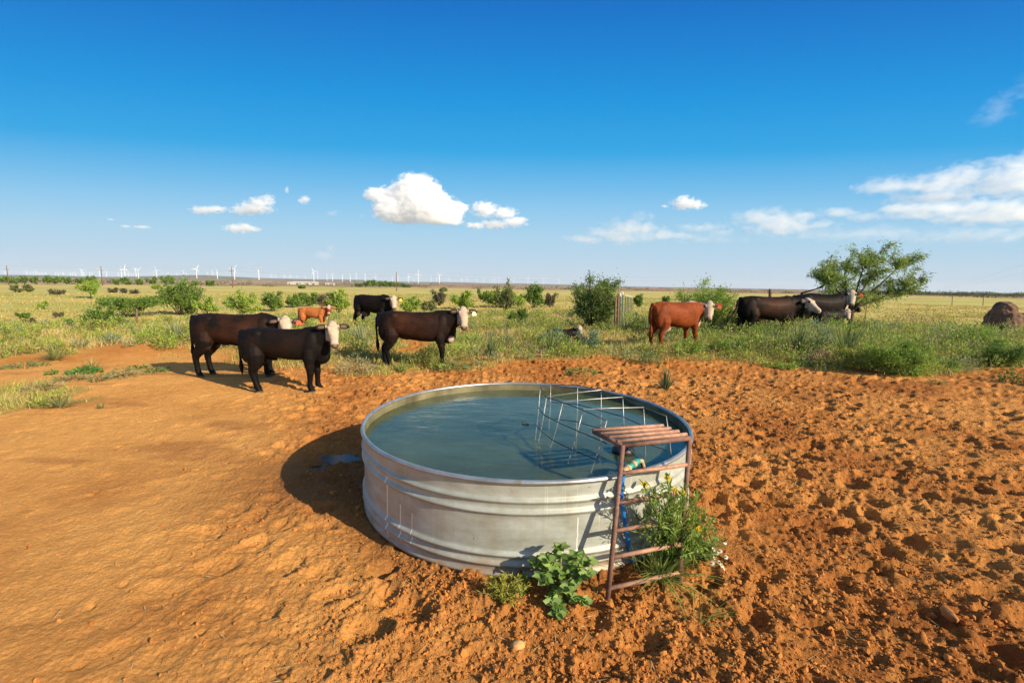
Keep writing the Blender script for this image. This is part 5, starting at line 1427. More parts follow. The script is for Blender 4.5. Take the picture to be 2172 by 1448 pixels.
near_grass('tiny green tuft on the soil just left of the foot of the rusty ladder', 1264, 1256, 14, .05, .7, 94, *GG, wid=.010, name='grass_tuft', rootr=.015)

# ---- uncountable grass and weeds
def ground_cover():
    rl = np.random.default_rng(5)
    def scatter(N, r0, r1, power=1.0, ang=60):
        N = int(N * ang / 53)
        th = rl.uniform(-R_(ang), R_(ang), N); r = r0 + (r1 - r0) * rl.uniform(0, 1, N) ** power
        return r * np.sin(th), r * np.cos(th), r
    dry0, dry1 = (0.46, 0.35, 0.12), (0.80, 0.64, 0.28); gr0, gr1 = (0.25, 0.31, 0.06), (0.56, 0.60, 0.15)
    # 1 grass tufts of the near meadow
    x, y, r = scatter(34000, 4.8, 32, 1.0)
    v = veg_mask(x, y); dens = v * (0.12 + 0.88 * sst(-0.25, 0.4, fbm(x / 1.7, y / 2.3, 501, 3)))
    k = rl.uniform(0, 1, len(x)) < dens; x, y, r = x[k], y[k], r[k]; n = len(x)
    z = Hc(x, y) - 0.02
    gn = fbm(x / 3.0, y / 4.0, 503, 3); right = sst(4.0, 6.5, x) * (1 - sst(16, 22, y))
    green = np.clip(0.38 + 0.8 * gn + 0.25 * right - 0.2 * sst(9, 14, y) * (1 - right), 0, 1)
    hgt = (0.13 + 0.13 * sst(-.3, .5, fbm(x / 1.5, y / 1.5, 505, 2)) + 0.10 * right * (1 + .8 * fbm(x / .9, y / .9, 521, 2))) * (1 - 0.35 * sst(18, 32, r)) * (0.55 + 0.45 * sst(0, 1.8, y - np.interp(x, _vx, _vy)))
    nb = 16
    px_ = np.repeat(x, nb) + rl.normal(0, .055, n * nb) * np.repeat(1 + r / 25, nb); py_ = np.repeat(y, nb) + rl.normal(0, .055, n * nb) * np.repeat(1 + r / 25, nb)
    P = np.stack([px_, py_, np.repeat(z, nb)], -1)
    isg = rl.uniform(0, 1, n * nb) < np.repeat(green, nb); f = rl.uniform(0, 1, n * nb)
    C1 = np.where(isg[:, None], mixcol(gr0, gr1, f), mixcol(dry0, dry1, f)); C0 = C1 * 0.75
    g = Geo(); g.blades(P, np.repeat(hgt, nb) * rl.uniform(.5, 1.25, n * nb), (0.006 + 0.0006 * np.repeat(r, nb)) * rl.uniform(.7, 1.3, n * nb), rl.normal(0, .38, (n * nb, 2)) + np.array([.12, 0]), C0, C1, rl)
    # left-edge tussock of long grass
    m = 9000
    X = rl.normal(-6.6, .7, m); Y = rl.normal(5.65, .36, m); kk = veg_mask(X, Y) > .5; X, Y = X[kk], Y[kk]; m = len(X)
    fg = rl.uniform(0, 1, m); C1 = np.where((rl.uniform(0, 1, m) < .45)[:, None], mixcol(gr0, gr1, fg), mixcol(dry0, dry1, fg))
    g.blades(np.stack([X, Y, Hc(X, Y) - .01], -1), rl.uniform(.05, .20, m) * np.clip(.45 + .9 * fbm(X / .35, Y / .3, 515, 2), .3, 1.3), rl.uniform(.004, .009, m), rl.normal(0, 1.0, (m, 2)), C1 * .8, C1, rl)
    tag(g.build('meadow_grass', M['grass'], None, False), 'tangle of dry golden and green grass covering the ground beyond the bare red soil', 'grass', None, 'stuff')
    # 2 far pasture tufts
    x, y, r = scatter(26000, 28, 150, 1.25); n = len(x)
    k = rl.uniform(0, 1, n) < 0.30 + 0.7 * sst(-.2, .5, fbm(x / 14, y / 7, 507, 3)); x, y, r = x[k], y[k], r[k]; n = len(x); nb = 7
    P = np.stack([np.repeat(x, nb) + rl.normal(0, .25, n * nb), np.repeat(y, nb) + rl.normal(0, .25, n * nb), np.repeat(Hc(x, y) - .03, nb)], -1)
    gf = np.clip(.42 + .8 * fbm(x / 40, y / 18, 509, 3), 0, 1); isg = rl.uniform(0, 1, n * nb) < np.repeat(gf, nb); f = rl.uniform(0, 1, n * nb)
    C1 = np.where(isg[:, None], mixcol((0.30, 0.29, 0.065), (0.46, 0.42, 0.11), f), mixcol((0.48, 0.36, 0.11), (0.70, 0.54, 0.20), f))
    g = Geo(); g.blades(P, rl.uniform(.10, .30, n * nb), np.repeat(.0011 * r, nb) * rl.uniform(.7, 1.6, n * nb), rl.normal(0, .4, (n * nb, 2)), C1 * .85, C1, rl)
    tag(g.build('pasture_grass', M['grass'], None, False), 'short golden green grass of the open pasture stretching towards the horizon', 'grass', None, 'stuff')
    # 3 leafy green weeds
    x, y, r = scatter(17000, 7.5, 32, 1.0)
    v = veg_mask(x, y); right = sst(4.0, 5.6, x) * (1 - sst(15, 20, y)); wn_ = fbm(x / 1.9, y / 2.2, 511, 3)
    edge = np.exp(-((y - np.interp(x, _vx, _vy) - 1.2) / 1.3) ** 2)
    dens = v * np.clip(0.12 + 0.66 * sst(.02, .45, wn_) + 0.55 * right + 0.25 * edge * sst(-.3, .3, wn_), 0, 1) * (1 - .55 * sst(14, 26, r))
    k = rl.uniform(0, 1, len(x)) < dens * .8; x, y, r = x[k], y[k], r[k]; right = right[k]; wn_ = wn_[k]; n = len(x)
    hgt = (.18 + .20 * sst(-.2, .7, wn_) + .30 * right * np.clip(.8 + 1.1 * fbm(x / 1.0, y / 1.0, 523, 2), .2, 1.7)) * rl.uniform(.7, 1.25, n) * (0.6 + 0.4 * sst(0, 1.5, y - np.interp(x, _vx, _vy)))
    wd = hgt * rl.uniform(.6, 1.0, n) + .04
    kind = fbm(x / 1.2 + 4, y / 1.2, 513, 2) + rl.normal(0, .25, n)
    nl = 46; N = n * nl
    u = rl.normal(0, 1, (N, 3)); u /= np.linalg.norm(u, axis=1)[:, None]; rad = rl.uniform(.25, 1, N) ** .5
    P = np.stack([np.repeat(x, nl) + u[:, 0] * rad * np.repeat(wd, nl) * .6, np.repeat(y, nl) + u[:, 1] * rad * np.repeat(wd, nl) * .6, np.repeat(Hc(x, y), nl) + np.repeat(hgt, nl) * (.5 + .5 * u[:, 2] * rad)], -1)
    kd = np.repeat(kind, nl); f = rl.uniform(0, 1, N)
    C = mixcol((0.14, 0.23, 0.03), (0.44, 0.53, 0.09), f)
    C = np.where((kd > .35)[:, None], mixcol((0.15, 0.21, 0.10), (0.30, 0.36, 0.19), f), C)
    C = np.where((kd < -.45)[:, None], mixcol((0.20, 0.23, 0.05), (0.38, 0.38, 0.08), f), C)
    C = np.where((rl.uniform(0, 1, N) < .11)[:, None], np.array([0.40, 0.28, 0.13]), C)
    g = Geo(); D = u + np.array([0.1, 0, .6]) + rl.normal(0, .5, (N, 3))
    g.leaves(P, D, (.045 + .0022 * np.repeat(r, nl)) * rl.uniform(.6, 1.4, N), (.013 + .0008 * np.repeat(r, nl)) * rl.uniform(.7, 1.3, N), C, .2, None, rl)
    # upright stalks with the weeds
    ns = 3
    P = np.stack([np.repeat(x, ns) + rl.normal(0, .05, n * ns), np.repeat(y, ns) + rl.normal(0, .05, n * ns), np.repeat(Hc(x, y), ns) - .01], -1)
    C1 = mixcol((0.22, 0.24, 0.08), (0.46, 0.38, 0.18), rl.uniform(0, 1, n * ns))
    g.blades(P, np.repeat(hgt, ns) * rl.uniform(.9, 1.5, n * ns), .008, rl.normal(0, .25, (n * ns, 2)), C1, C1, rl)
    tag(g.build('green_weeds', M['leaf'], None, False), 'dense leafy green and grey-green weeds bordering the bare red soil', 'weeds', None, 'stuff')
    # 4 tiny yellow wildflowers
    zones = [(-5.9, 10.5, 1.6, .9, 130), (-3.4, 9.6, 1.2, .8, 60), (7.0, 9.0, .9, .45, 150), (8.2, 9.2, .7, .5, 60), (3.4, 10.6, .6, .5, 60), (0.8, 10, 1.5, 1.0, 40), (-10.5, 12, 2, 1.5, 90)]
    X = np.concatenate([rl.normal(a, c, n_) for a, b, c, d, n_ in zones]); Y = np.concatenate([rl.normal(b, d, n_) for a, b, c, d, n_ in zones])
    kk = veg_mask(X, Y) > .35; X, Y = X[kk], Y[kk]; n = len(X); g = Geo()
    Zf = Hc(X, Y) + rl.uniform(.12, .42, n)
    for q in range(4):
        a = rl.uniform(0, 6.28, n)
        g.leaves(np.stack([X, Y, Zf], -1), np.stack([np.cos(a), np.sin(a), np.full(n, .4)], -1), .022, .018, (0.78, 0.50, 0.02), .1, None, rl)
    g.blades(np.stack([X, Y, Hc(X, Y)], -1), Zf - Hc(X, Y), .005, np.zeros((n, 2)), (0.15, 0.2, 0.05), (0.2, 0.25, 0.06), rl)
    tag(g.build('yellow_wildflowers', M['yellow'], None, False), 'tiny yellow wildflowers dotted through the weeds', 'wildflowers', None, 'stuff')
ground_cover()

def straw():
    rl = np.random.default_rng(15); n = 900
    th = rl.uniform(-R_(52), R_(52), n); r = 1.5 * (9 / 1.5) ** rl.uniform(0, 1, n); x, y = r * np.sin(th), r * np.cos(th)
    k = np.hypot(x - TC[0], y - TC[1]) > TR + .03; x, y, r = x[k], y[k], r[k]; n = len(x)
    z = Hc(x, y) + Hf(x, y, r) + .006
    a = rl.uniform(0, 6.28, n); D = np.stack([np.cos(a), np.sin(a), rl.normal(0, .12, n)], -1)
    g = Geo(); g.leaves(np.stack([x, y, z], -1), D, rl.uniform(.02, .09, n), rl.uniform(.0025, .005, n), mixcol((0.42, 0.30, 0.13), (0.72, 0.58, 0.32), rl.uniform(0, 1, n)), .3, np.tile([0., 0, 1], (n, 1)), rl)
    tag(g.build('straw', M['grass'], None, False), 'scattered dry bits of straw lying on the bare soil', 'straw', None, 'stuff')
straw()

# distant wood on the right and scrub specks on the far fields
def far_scrub():
    rl = np.random.default_rng(9); g = Geo()
    def clump(x, y, h, w, n, c0, c1):
        z = Hz(x, y); P = np.stack([x + rl.normal(0, w / 3, n), y + rl.normal(0, w / 3, n), z + np.abs(rl.normal(0, h / 2.6, n))], -1)
        P[:, 2] = np.minimum(P[:, 2], z + h)
        g.leaves(P, rl.normal(0, 1, (n, 3)), h * .30, h * .22, mixcol(c0, c1, rl.uniform(0, 1, n)), .2, None, rl)
    for i in range(230):      # right tree band
        th = rl.uniform(.60, .88); rr_ = rl.uniform(640, 780); clump(rr_ * math.sin(th), rr_ * math.cos(th), rl.uniform(2.5, 5), rl.uniform(8, 16), 70, (0.05, 0.08, 0.03), (0.11, 0.14, 0.05))
    for i in range(260):
        th = rl.uniform(-.86, .86); rr_ = math.exp(rl.uniform(math.log(420), math.log(3600)))
        k = rl.uniform(0, 1) ** 2 ; clump(rr_ * math.sin(th), rr_ * math.cos(th), rl.uniform(2, 4.5) * (1 + rr_ / 2500), rl.uniform(5, 14 + rr_ / 80), 44, (0.05, 0.07, 0.03), (0.10, 0.12, 0.05))
    tag(g.build('distant_scrub', M['leaf'], None, False), 'dark far-off band of trees and scrub along the fields below the horizon', 'woodland', None, 'stuff')
far_scrub()
# ------------------------------------------------------------------ posts, poles, far buildings, turbines
def post(name, label, px, ytop, ybase, w, mat, y=None, group=None, tip=None, lean=0.0, tee=False):
    if y is None: b = on_ground(px, ybase)
    else:
        d = pix_dir(px, 640); b = np.array([d[0] / d[1] * y, y, 0]); b[2] = Hz(b[0], y)
    top = at_y(px + lean, ytop, b[1])
    H = top[2] - b[2]
    root = thing(name, label, 'fence post', b, 0, group)
    g = Geo(); t = np.array([top[0] - b[0], 0, H])
    if tee:
        hw = w / 2
        for (cx, cy, hx, hy) in ((0, 0, hw, .004), (0, hw * .6 + .004, .004, hw * .6)):
            ring = np.array([(cx - hx, cy - hy, 0), (cx + hx, cy - hy, 0), (cx + hx, cy + hy, 0), (cx - hx, cy + hy, 0)])
            g.rings([ring + (0, 0, -.2), ring + t * (.9 if tip else 1)])
    else:
        g.tube([(0, 0, -.2), t * .5, t * .995, t], [w / 2, w / 2, w / 2, w / 2 * .8], 10)
    g.build('shaft', mat, root, not tee)
    if tip:
        g = Geo(); g.tube([t * .9, t * .95, t], [w * .42, w * .42, w * .40], 8); g.build('tip', tip, root)
    return root, b, H
GF = 'metal posts of the fence line'
post('fence_post', 'lone rusty pipe post in the grass in front of the flat-topped thicket', 290, 655, 692, 0.075, M['rust'], group=None)
post('fence_post', 'left of the two rusty pipe posts at the near end of the fence line', 1306, 632, 686, 0.07, M['rust'], y=16.5, group=GF)
post('fence_post', 'right of the two rusty pipe posts at the near end of the fence line', 1312, 622, 690, 0.075, M['rust'], y=16.2, group=GF)
lst = [(1316, 622, 17.5), (1321, 619, 19), (1327, 623, 24), (1331, 625, 28), (1334, 626, 32), (1337, 627, 36), (1340, 628, 41), (1343, 629, 47)]
posts_xyz = []
for i, (x, yt, D) in enumerate(lst):
    w = ['nearest', 'second nearest', 'third', 'fourth', 'fifth', 'sixth', 'seventh', 'farthest'][i]
    r_, b, H = post('fence_post', f'{w} green steel post with white tip in the line behind the two rusty posts', x, yt, 0, 0.06, M['green_post'], y=D, group=GF, tip=M['white_tip'], tee=True)
    posts_xyz.append((b, H))
post('fence_post', 'dark wooden post top rising above the back of the large brown and black cow', 1634, 613, 0, 0.12, M['wood'], y=19.5)
post('fence_post', 'thin dark steel post under the right side of the mesquite crown', 1839, 640, 0, 0.03, M['rust'], y=22)
for i, (x, yt, lab) in enumerate([(2086, 628, 'thin post on the right field left of the brown boulder'), (2020, 630, 'thin faint post on the right field above the weeds')]):
    post('fence_post', lab, x, yt, 0, 0.14, M['wood'], y=110)
# barbed wires of the fence line
fw = thing('fence_wire', 'thin barbed wires strung along the row of green and rusty fence posts', 'fence wire', posts_xyz[0][0])
for f in (.3, .5, .7, .88):
    g = Geo(); g.tube([b + np.array([0, 0, H * f]) - posts_xyz[0][0] for b, H in posts_xyz], .003, 4, cap=False); g.build('wire', M['wire'], fw)

# boulder
def boulder():
    D = 22.0
    d = pix_dir(2152, 660); b = np.array([d[0] / d[1] * D, D, 0]); b[2] = Hz(b[0], D)
    sc_ = D / FPX
    g = Geo()
    rt = thing('boulder', 'big two-humped brown boulder in the weeds at the right edge', 'rock', b)
    H = at_y(2122, 639, D)[2] - b[2]
    lobes = [((-.50, 0, .30 * H), (.66, .7, .60 * H)), ((.0, .1, .22 * H), (.75, .8, .45 * H)), ((.85, .1, .18 * H), (.85, .8, .50 * H)), ((1.6, 0.2, .2 * H), (.9, .7, .42 * H)), ((-.50, 0, .70 * H), (.40, .5, .30 * H))]
    for c, r in lobes: g.ellipsoid(c, np.diag(r), 14)
    V = np.concatenate(g.V); F = [np.concatenate(g.T), np.concatenate(g.Q)]
    t = mesh_obj('tmp', V, F); md = t.modifiers.new('r', 'REMESH'); md.mode = 'VOXEL'; md.voxel_size = .05
    me = bpy.data.meshes.new_from_object(t.evaluated_get(bpy.context.evaluated_depsgraph_get())); bpy.data.objects.remove(t)
    n = len(me.vertices); co = np.empty(n * 3, np.float32); me.vertices.foreach_get('co', co); co = co.reshape(-1, 3)
    no = np.empty(n * 3, np.float32); me.vertices.foreach_get('normal', no); no = no.reshape(-1, 3)
    dd = .05 * fbm(co[:, 0] * 1.6 + co[:, 1], co[:, 2] * 1.9, 601, 3) + .05 * fbm(co[:, 0] * 5, co[:, 2] * 5 + co[:, 1] * 3, 603, 3)
    co = co + no * dd[:, None]
    me.vertices.foreach_set('co', co.astype(np.float32).ravel()); me.materials.clear(); me.materials.append(M['rock'])
    me.polygons.foreach_set('use_smooth', np.ones(len(me.polygons), bool)); me.update(); me.name = 'rock_mass'
    o = bpy.data.objects.new('rock_mass', me); col.objects.link(o); o.parent = rt
boulder()
# pale flat stone in the weeds left of the boulder and one stone in the foreground soil
def stone(name, label, c, r, seed, mat):
    rl = np.random.default_rng(seed); g = Geo(); g.ellipsoid((0, 0, 0), np.diag(r), 12)
    V = np.concatenate(g.V); V *= (1 + .22 * fbm(V[:, 0] / r[0] * 1.1 + seed, V[:, 2] / r[2] * .9 + V[:, 1] / r[1], seed, 3))[:, None]
    o = mesh_obj(name, V, [np.concatenate(g.T), np.concatenate(g.Q)], mat, None, None, True, c); tag(o, label, 'stone', None)
M['pale_stone'] = plain('pale_sandy_stone', (0.50, 0.27, 0.10), .95, 0, .3, 30, .5)
c = at_z(1098, 1368, .02); stone('stone', 'pale lump of sandstone on the churned soil in front of the tank', c, (.032, .024, .022), 3, M['pale_stone'])
c = at_z(2012, 1303, .02); stone('stone', 'long reddish clod standing up from the churned soil at lower right', c, (.022, .045, .026), 4, plain('red_clod', (0.42, .17, .05), .95, 0, .3, 30, .5))

# utility poles and the line
def utility_pole(label, px, ytop, D, arm, hh=None):
    d = pix_dir(px, 600); b = np.array([d[0] / d[1] * D, D, 0]); b[2] = Hz(b[0], D); H = at_y(px, ytop, D)[2] - b[2]
    root = thing('utility_pole', label, 'utility pole', b, 0, 'wooden poles of the power line')
    k = D / 300.0
    g = Geo(); g.tube([(0, 0, -1), (0, 0, H * .5), (0, 0, H)], [.24 * (.5 + .5 * k), .22 * (.5 + .5 * k), .17 * (.5 + .5 * k)], 8); g.build('pole', M['wood'], root)
    if arm:
        g = Geo(); g.box((0, -.2, H * .80), (arm / 2, .10, .10)); ca_ = g.build('crossarm', M['wood'], root, False)
        for s in (-.95, -.5, .5, .95):
            g = Geo(); g.tube([(s * arm / 2, -.2, H * .80 + .1), (s * arm / 2, -.2, H * .80 + .35)], [.07, .05], 6); g.build('insulator', M['white_tip'], ca_)
    return b, H, arm
poles = [utility_pole('wooden power pole with a crossarm nearest the left edge on the horizon', 18, 563, 250, 3.2),
         utility_pole('wooden power pole with a crossarm above the lone tree and thicket at left', 217, 565, 255, 3.2),
         utility_pole('wooden power pole with a crossarm above the forked light green bush', 493, 566, 262, 3.0),
         utility_pole('bare wooden power pole right of the yellow-tagged cow', 841, 577, 190, 0)]
wl = thing('power_line', 'thin dark wires slung between the wooden power poles along the horizon', 'power line', poles[0][0])
o0 = poles[0][0]
M['cable'] = plain('dark_cable', (0.10, 0.10, 0.11), .6, 0, .1, 1, 0)
chain = [(o0 + np.array([-60, -8, 0]), poles[0][1])] + [(b, H) for b, H, a in poles] + [(poles[3][0] + np.array([150., 40., 0]), 9.0)]
for off, f in ((-1.4, .83), (1.4, .83), (0, 1.0)):
    for (b0, h0), (b1, h1) in zip(chain[:-1], chain[1:]):
        t = np.linspace(0, 1, 9)[:, None]
        P = (b0 + np.array([off, 0, h0 * f])) * (1 - t) + (b1 + np.array([off, 0, h1 * f])) * t - np.array([0, 0, 1.0]) * (4 * t * (1 - t)) * 1.2
        g = Geo(); g.tube(P - o0, .009, 4, cap=False); g.build('wire', M['cable'], wl)
w2 = thing('power_line', 'two faint wires slanting up into the sky above the boulder', 'power line', at_y(2000, 614, 160))
o2 = at_y(2000, 614, 160)
for ya, yb in ((614, 555), (617, 572)):
    g = Geo(); P = np.array([at_y(1985, ya, 190), at_y(2080, (ya * .58 + yb * .42) + 1.5, 120), at_y(2190, yb, 75)]); g.tube(P - o2, .009, 4, cap=False); g.build('wire', M['cable'], w2)

# farm buildings
M['shed_roof'] = plain('dusty_roof', (0.56, 0.53, 0.48), .6, 0, .1, .3, 0)
M['shed_wall'] = plain('tan_shed_wall', (0.46, 0.42, 0.36), .7, 0, .1, .3, 0)
def farm(label, px, D, L, Wd, H, mat):
    d = pix_dir(px, 600); b = np.array([d[0] / d[1] * D, D, 0]); b[2] = Hz(b[0], D)
    root = thing('farm_building', label, 'building', b, R_(12), 'farm buildings in the distance')
    g = Geo(); g.box((0, 0, H / 2 - .5), (L / 2, Wd / 2, H / 2 + .5)); wl_ = g.build('wall', M['shed_wall'], root, False)
    g = Geo()
    rgs = [np.array([(x, -Wd / 2 - .5, H), (x, 0, H + Wd * .16), (x, Wd / 2 + .5, H), (x, 0, H - .02)]) for x in (-L / 2 - .5, L / 2 + .5)]
    g.rings(rgs); g.build('roof', mat, root, False)
    for k in (-.3, .1, .34):
        g = Geo(); g.box((k * L, -Wd / 2 - .02, H * .38), (min(2, L * .06), .04, H * .38)); g.build('door', M['wood'], wl_, False)
farm('long white farm shed on the horizon above the round dark bush', 648, 900, 46, 12, 4.0, M['shed_roof'])
farm('short white farm building right of the long white shed', 622, 930, 20, 10, 3.6, M['shed_roof'])
farm('low white building between the long shed and the dark grove', 700, 880, 16, 8, 3.0, M['shed_roof'])

# wind turbines
UN = ['', 'first', 'second', 'third', 'fourth', 'fifth', 'sixth', 'seventh', 'eighth', 'ninth', 'tenth', 'eleventh', 'twelfth', 'thirteenth', 'fourteenth', 'fifteenth', 'sixteenth', 'seventeenth', 'eighteenth', 'nineteenth']
TE = {20: ('twentieth', 'twenty'), 30: ('thirtieth', 'thirty'), 40: ('fortieth', 'forty'), 50: ('fiftieth', 'fifty'), 60: ('sixtieth', 'sixty'), 70: ('seventieth', 'seventy'), 80: ('eightieth', 'eighty')}
def ordinal(n):
    if n < 20: return UN[n]
    t = n // 10 * 10
    return TE[t][0] if n == t else TE[t][1] + '-' + UN[n - t]
big = [(12.6, 10), (98, 10), (161, 12), (175, 14), (179, 10.5), (192, 12), (213, 14.5), (259, 18), (266, 20.5), (289.5, 16), (294.5, 19), (327, 11), (333.5, 17), (357.5, 10), (390, 12), (418, 20), (441.5, 11), (452, 12), (461.5, 19.5), (498, 22), (549.5, 21.5), (666, 20), (674, 13), (693.5, 14.5), (705.5, 15), (726.5, 15), (743, 16.5), (755.6, 12), (774.5, 17), (797, 14), (832, 13.5), (844, 16), (866.6, 14.5), (878, 10), (887, 19), (914.5, 11), (926, 10), (932, 17.5), (953, 10)]
small = [(58, 12), (66, 8), (72, 8), (78, 11), (85, 7), (91, 8), (119, 10), (125, 7), (135, 10), (150, 9), (155, 8), (197, 9), (227, 13), (252, 10), (274, 8), (280, 9), (284, 8), (376, 8), (381, 9), (396, 8), (576, 8), (585, 9), (604, 7), (616, 6), (630, 7), (648, 6), (979, 8), (991, 10), (1011.6, 8), (1026, 10), (1043, 8), (1049, 10), (1058, 10), (1082.5, 10), (1090, 11), (1119.5, 12), (1153, 12), (1185.6, 11)]
allT = sorted([(x, p, True) for x, p in big] + [(x, p, False) for x, p in small])
def tb_tower():
    g = Geo(); g.tube([(0, 0, -12), (0, 0, 0), (0, 0, 40), (0, 0, 80)], [2.5, 2.5, 2.1, 1.5], 10); return g
def tb_nacelle():
    g = Geo()
    g.rings([np.array([(x, y, z) for x, z in ((-1.6, -1.4), (1.6, -1.4), (1.8, 0.6), (1.2, 1.7), (-1.2, 1.7), (-1.8, 0.6))]) for y in (-4.5, -3.5, 4, 6.5)]); g.tube([(0, -7, 0), (0, -6, 0), (0, -4.4, 0)], [.5, 1.6, 1.7], 10); return g
def tb_blade():
    g = Geo(); rg = []
    a = np.arange(10) * 2 * math.pi / 10
    for t, c, th in ((1, 1.0, .9), (4, 1.1, .8), (9, 1.9, .5), (20, 1.4, .35), (32, .9, .22), (40, .3, .1)):
        rg.append(np.stack([c * np.cos(a) - .3 * c, th * np.sin(a), np.full(10, t)], -1))
    g.rings(rg); return g
proto = {}
root0 = thing('wind_turbine', 'tmp', 'wind turbine', (0, 0, 0))
o_t = tb_tower().build('tower', M['white_paint'], root0); o_n = tb_nacelle().build('nacelle', M['white_paint'], root0); o_n.location = (0, 0, 81.5)
o_b = []
for k in range(3):
    b_ = tb_blade().build('blade', M['white_paint'], root0) if k == 0 else o_b[0].copy()
    if k: col.objects.link(b_)
    b_.location = (0, -5.8, 81.5); b_.rotation_euler = (0, k * 2 * math.pi / 3, 0); o_b.append(b_)
# one-mesh version for the far ones
gm = Geo()
for src, loc, ry in [(tb_tower(), (0, 0, 0), 0), (tb_nacelle(), (0, 0, 81.5), 0)] + [(tb_blade(), (0, -5.8, 81.5), k * 2 * math.pi / 3 + .4) for k in range(3)]:
    Vs = np.concatenate(src.V); Rm = np.array(Matrix.Rotation(ry, 3, 'Y'))
    gm.add(Vs @ Rm.T + np.array(loc), np.concatenate(src.T) if src.T else None, np.concatenate(src.Q) if src.Q else None)
far0 = None
rt_ = np.random.default_rng(31)
first_big = True
for i, (x, p, isbig) in enumerate(allT):
    D = min(8600.0, 80 * FPX / p)
    d = pix_dir(x, 595); X = d[0] / d[1] * D; Z = Hz(X, D)
    if D > 6900: Z = float(ridge_h(np.array([math.atan2(X, D)]))[0]) * .9
    lab = f'{ordinal(i + 1)} white wind turbine from the left along the horizon'
    yaw = rt_.uniform(-.9, .9); spin = rt_.uniform(0, 2.09)
    if isbig:
        if first_big: r = root0; kids = [o_t, o_n] + o_b; first_big = False
        else:
            r = root0.copy(); col.objects.link(r); kids = []
            for ch in [o_t, o_n] + o_b:
                c_ = ch.copy(); c_.parent = r; col.objects.link(c_); kids.append(c_)
        for q, b_ in enumerate(kids[2:]): b_.rotation_euler = (0, spin + q * 2 * math.pi / 3, 0)
    else:
        if far0 is None: far0 = gm.build('wind_turbine', M['white_paint']); r = far0
        else: r = far0.copy(); col.objects.link(r)
    r.location = (X, D, Z); r.rotation_euler = (0, 0, yaw)
    tag(r, lab, 'wind turbine', 'wind turbines along the horizon')

# ------------------------------------------------------------------ clouds (outside the haze)
def cloud_mat(name, lobes, dens, scale, amp, thr, wid, aniso):
    m = bpy.data.materials.new(name); m.use_nodes = True; nt = m.node_tree
    for n in list(nt.nodes): nt.nodes.remove(n)
    N = lambda t: nt.nodes.new(t)
    out = N('ShaderNodeOutputMaterial'); v = N('ShaderNodeVolumePrincipled')
    v.inputs['Color'].default_value = (1, 1, 1, 1); v.inputs['Anisotropy'].default_value = aniso
    nt.links.new(v.outputs[0], out.inputs['Volume'])
    tc = N('ShaderNodeTexCoord'); prev = None
    for c, r in lobes:      # nearness to the heart of the closest billow
        mp = N('ShaderNodeMapping'); mp.vector_type = 'POINT'
        mp.inputs['Location'].default_value = [-c[k] / r[k] for k in range(3)]; mp.inputs['Scale'].default_value = [1 / r[k] for k in range(3)]
        nt.links.new(tc.outputs['Object'], mp.inputs[0])
        ln = N('ShaderNodeVectorMath'); ln.operation = 'LENGTH'; nt.links.new(mp.outputs[0], ln.inputs[0])
        if prev is None: prev = ln.outputs['Value']
        else:
            mn = N('ShaderNodeMath'); mn.operation = 'SMOOTH_MIN'; mn.inputs[2].default_value = 0.25
            nt.links.new(prev, mn.inputs[0]); nt.links.new(ln.outputs['Value'], mn.inputs[1]); prev = mn.outputs[0]
    nz = noise_node(nt, scale, 7, 0.62, 'Object', 0.3, (1, 1, 1.5))
    a1 = N('ShaderNodeMath'); a1.operation = 'MULTIPLY_ADD'; a1.inputs[1].default_value = amp; a1.inputs[2].default_value = -0.5 * amp
    nt.links.new(nz.outputs[0], a1.inputs[0])
    a2 = N('ShaderNodeMath'); a2.operation = 'SUBTRACT'; nt.links.new(a1.outputs[0], a2.inputs[0]); nt.links.new(prev, a2.inputs[1])
    r = N('ShaderNodeMapRange'); r.inputs[1].default_value = -thr; r.inputs[2].default_value = -thr + wid; r.inputs[3].default_value = 0; r.inputs[4].default_value = dens
    nt.links.new(a2.outputs[0], r.inputs[0]); nt.links.new(r.outputs[0], v.inputs['Density'])
    return m
CL_D = 12000.0
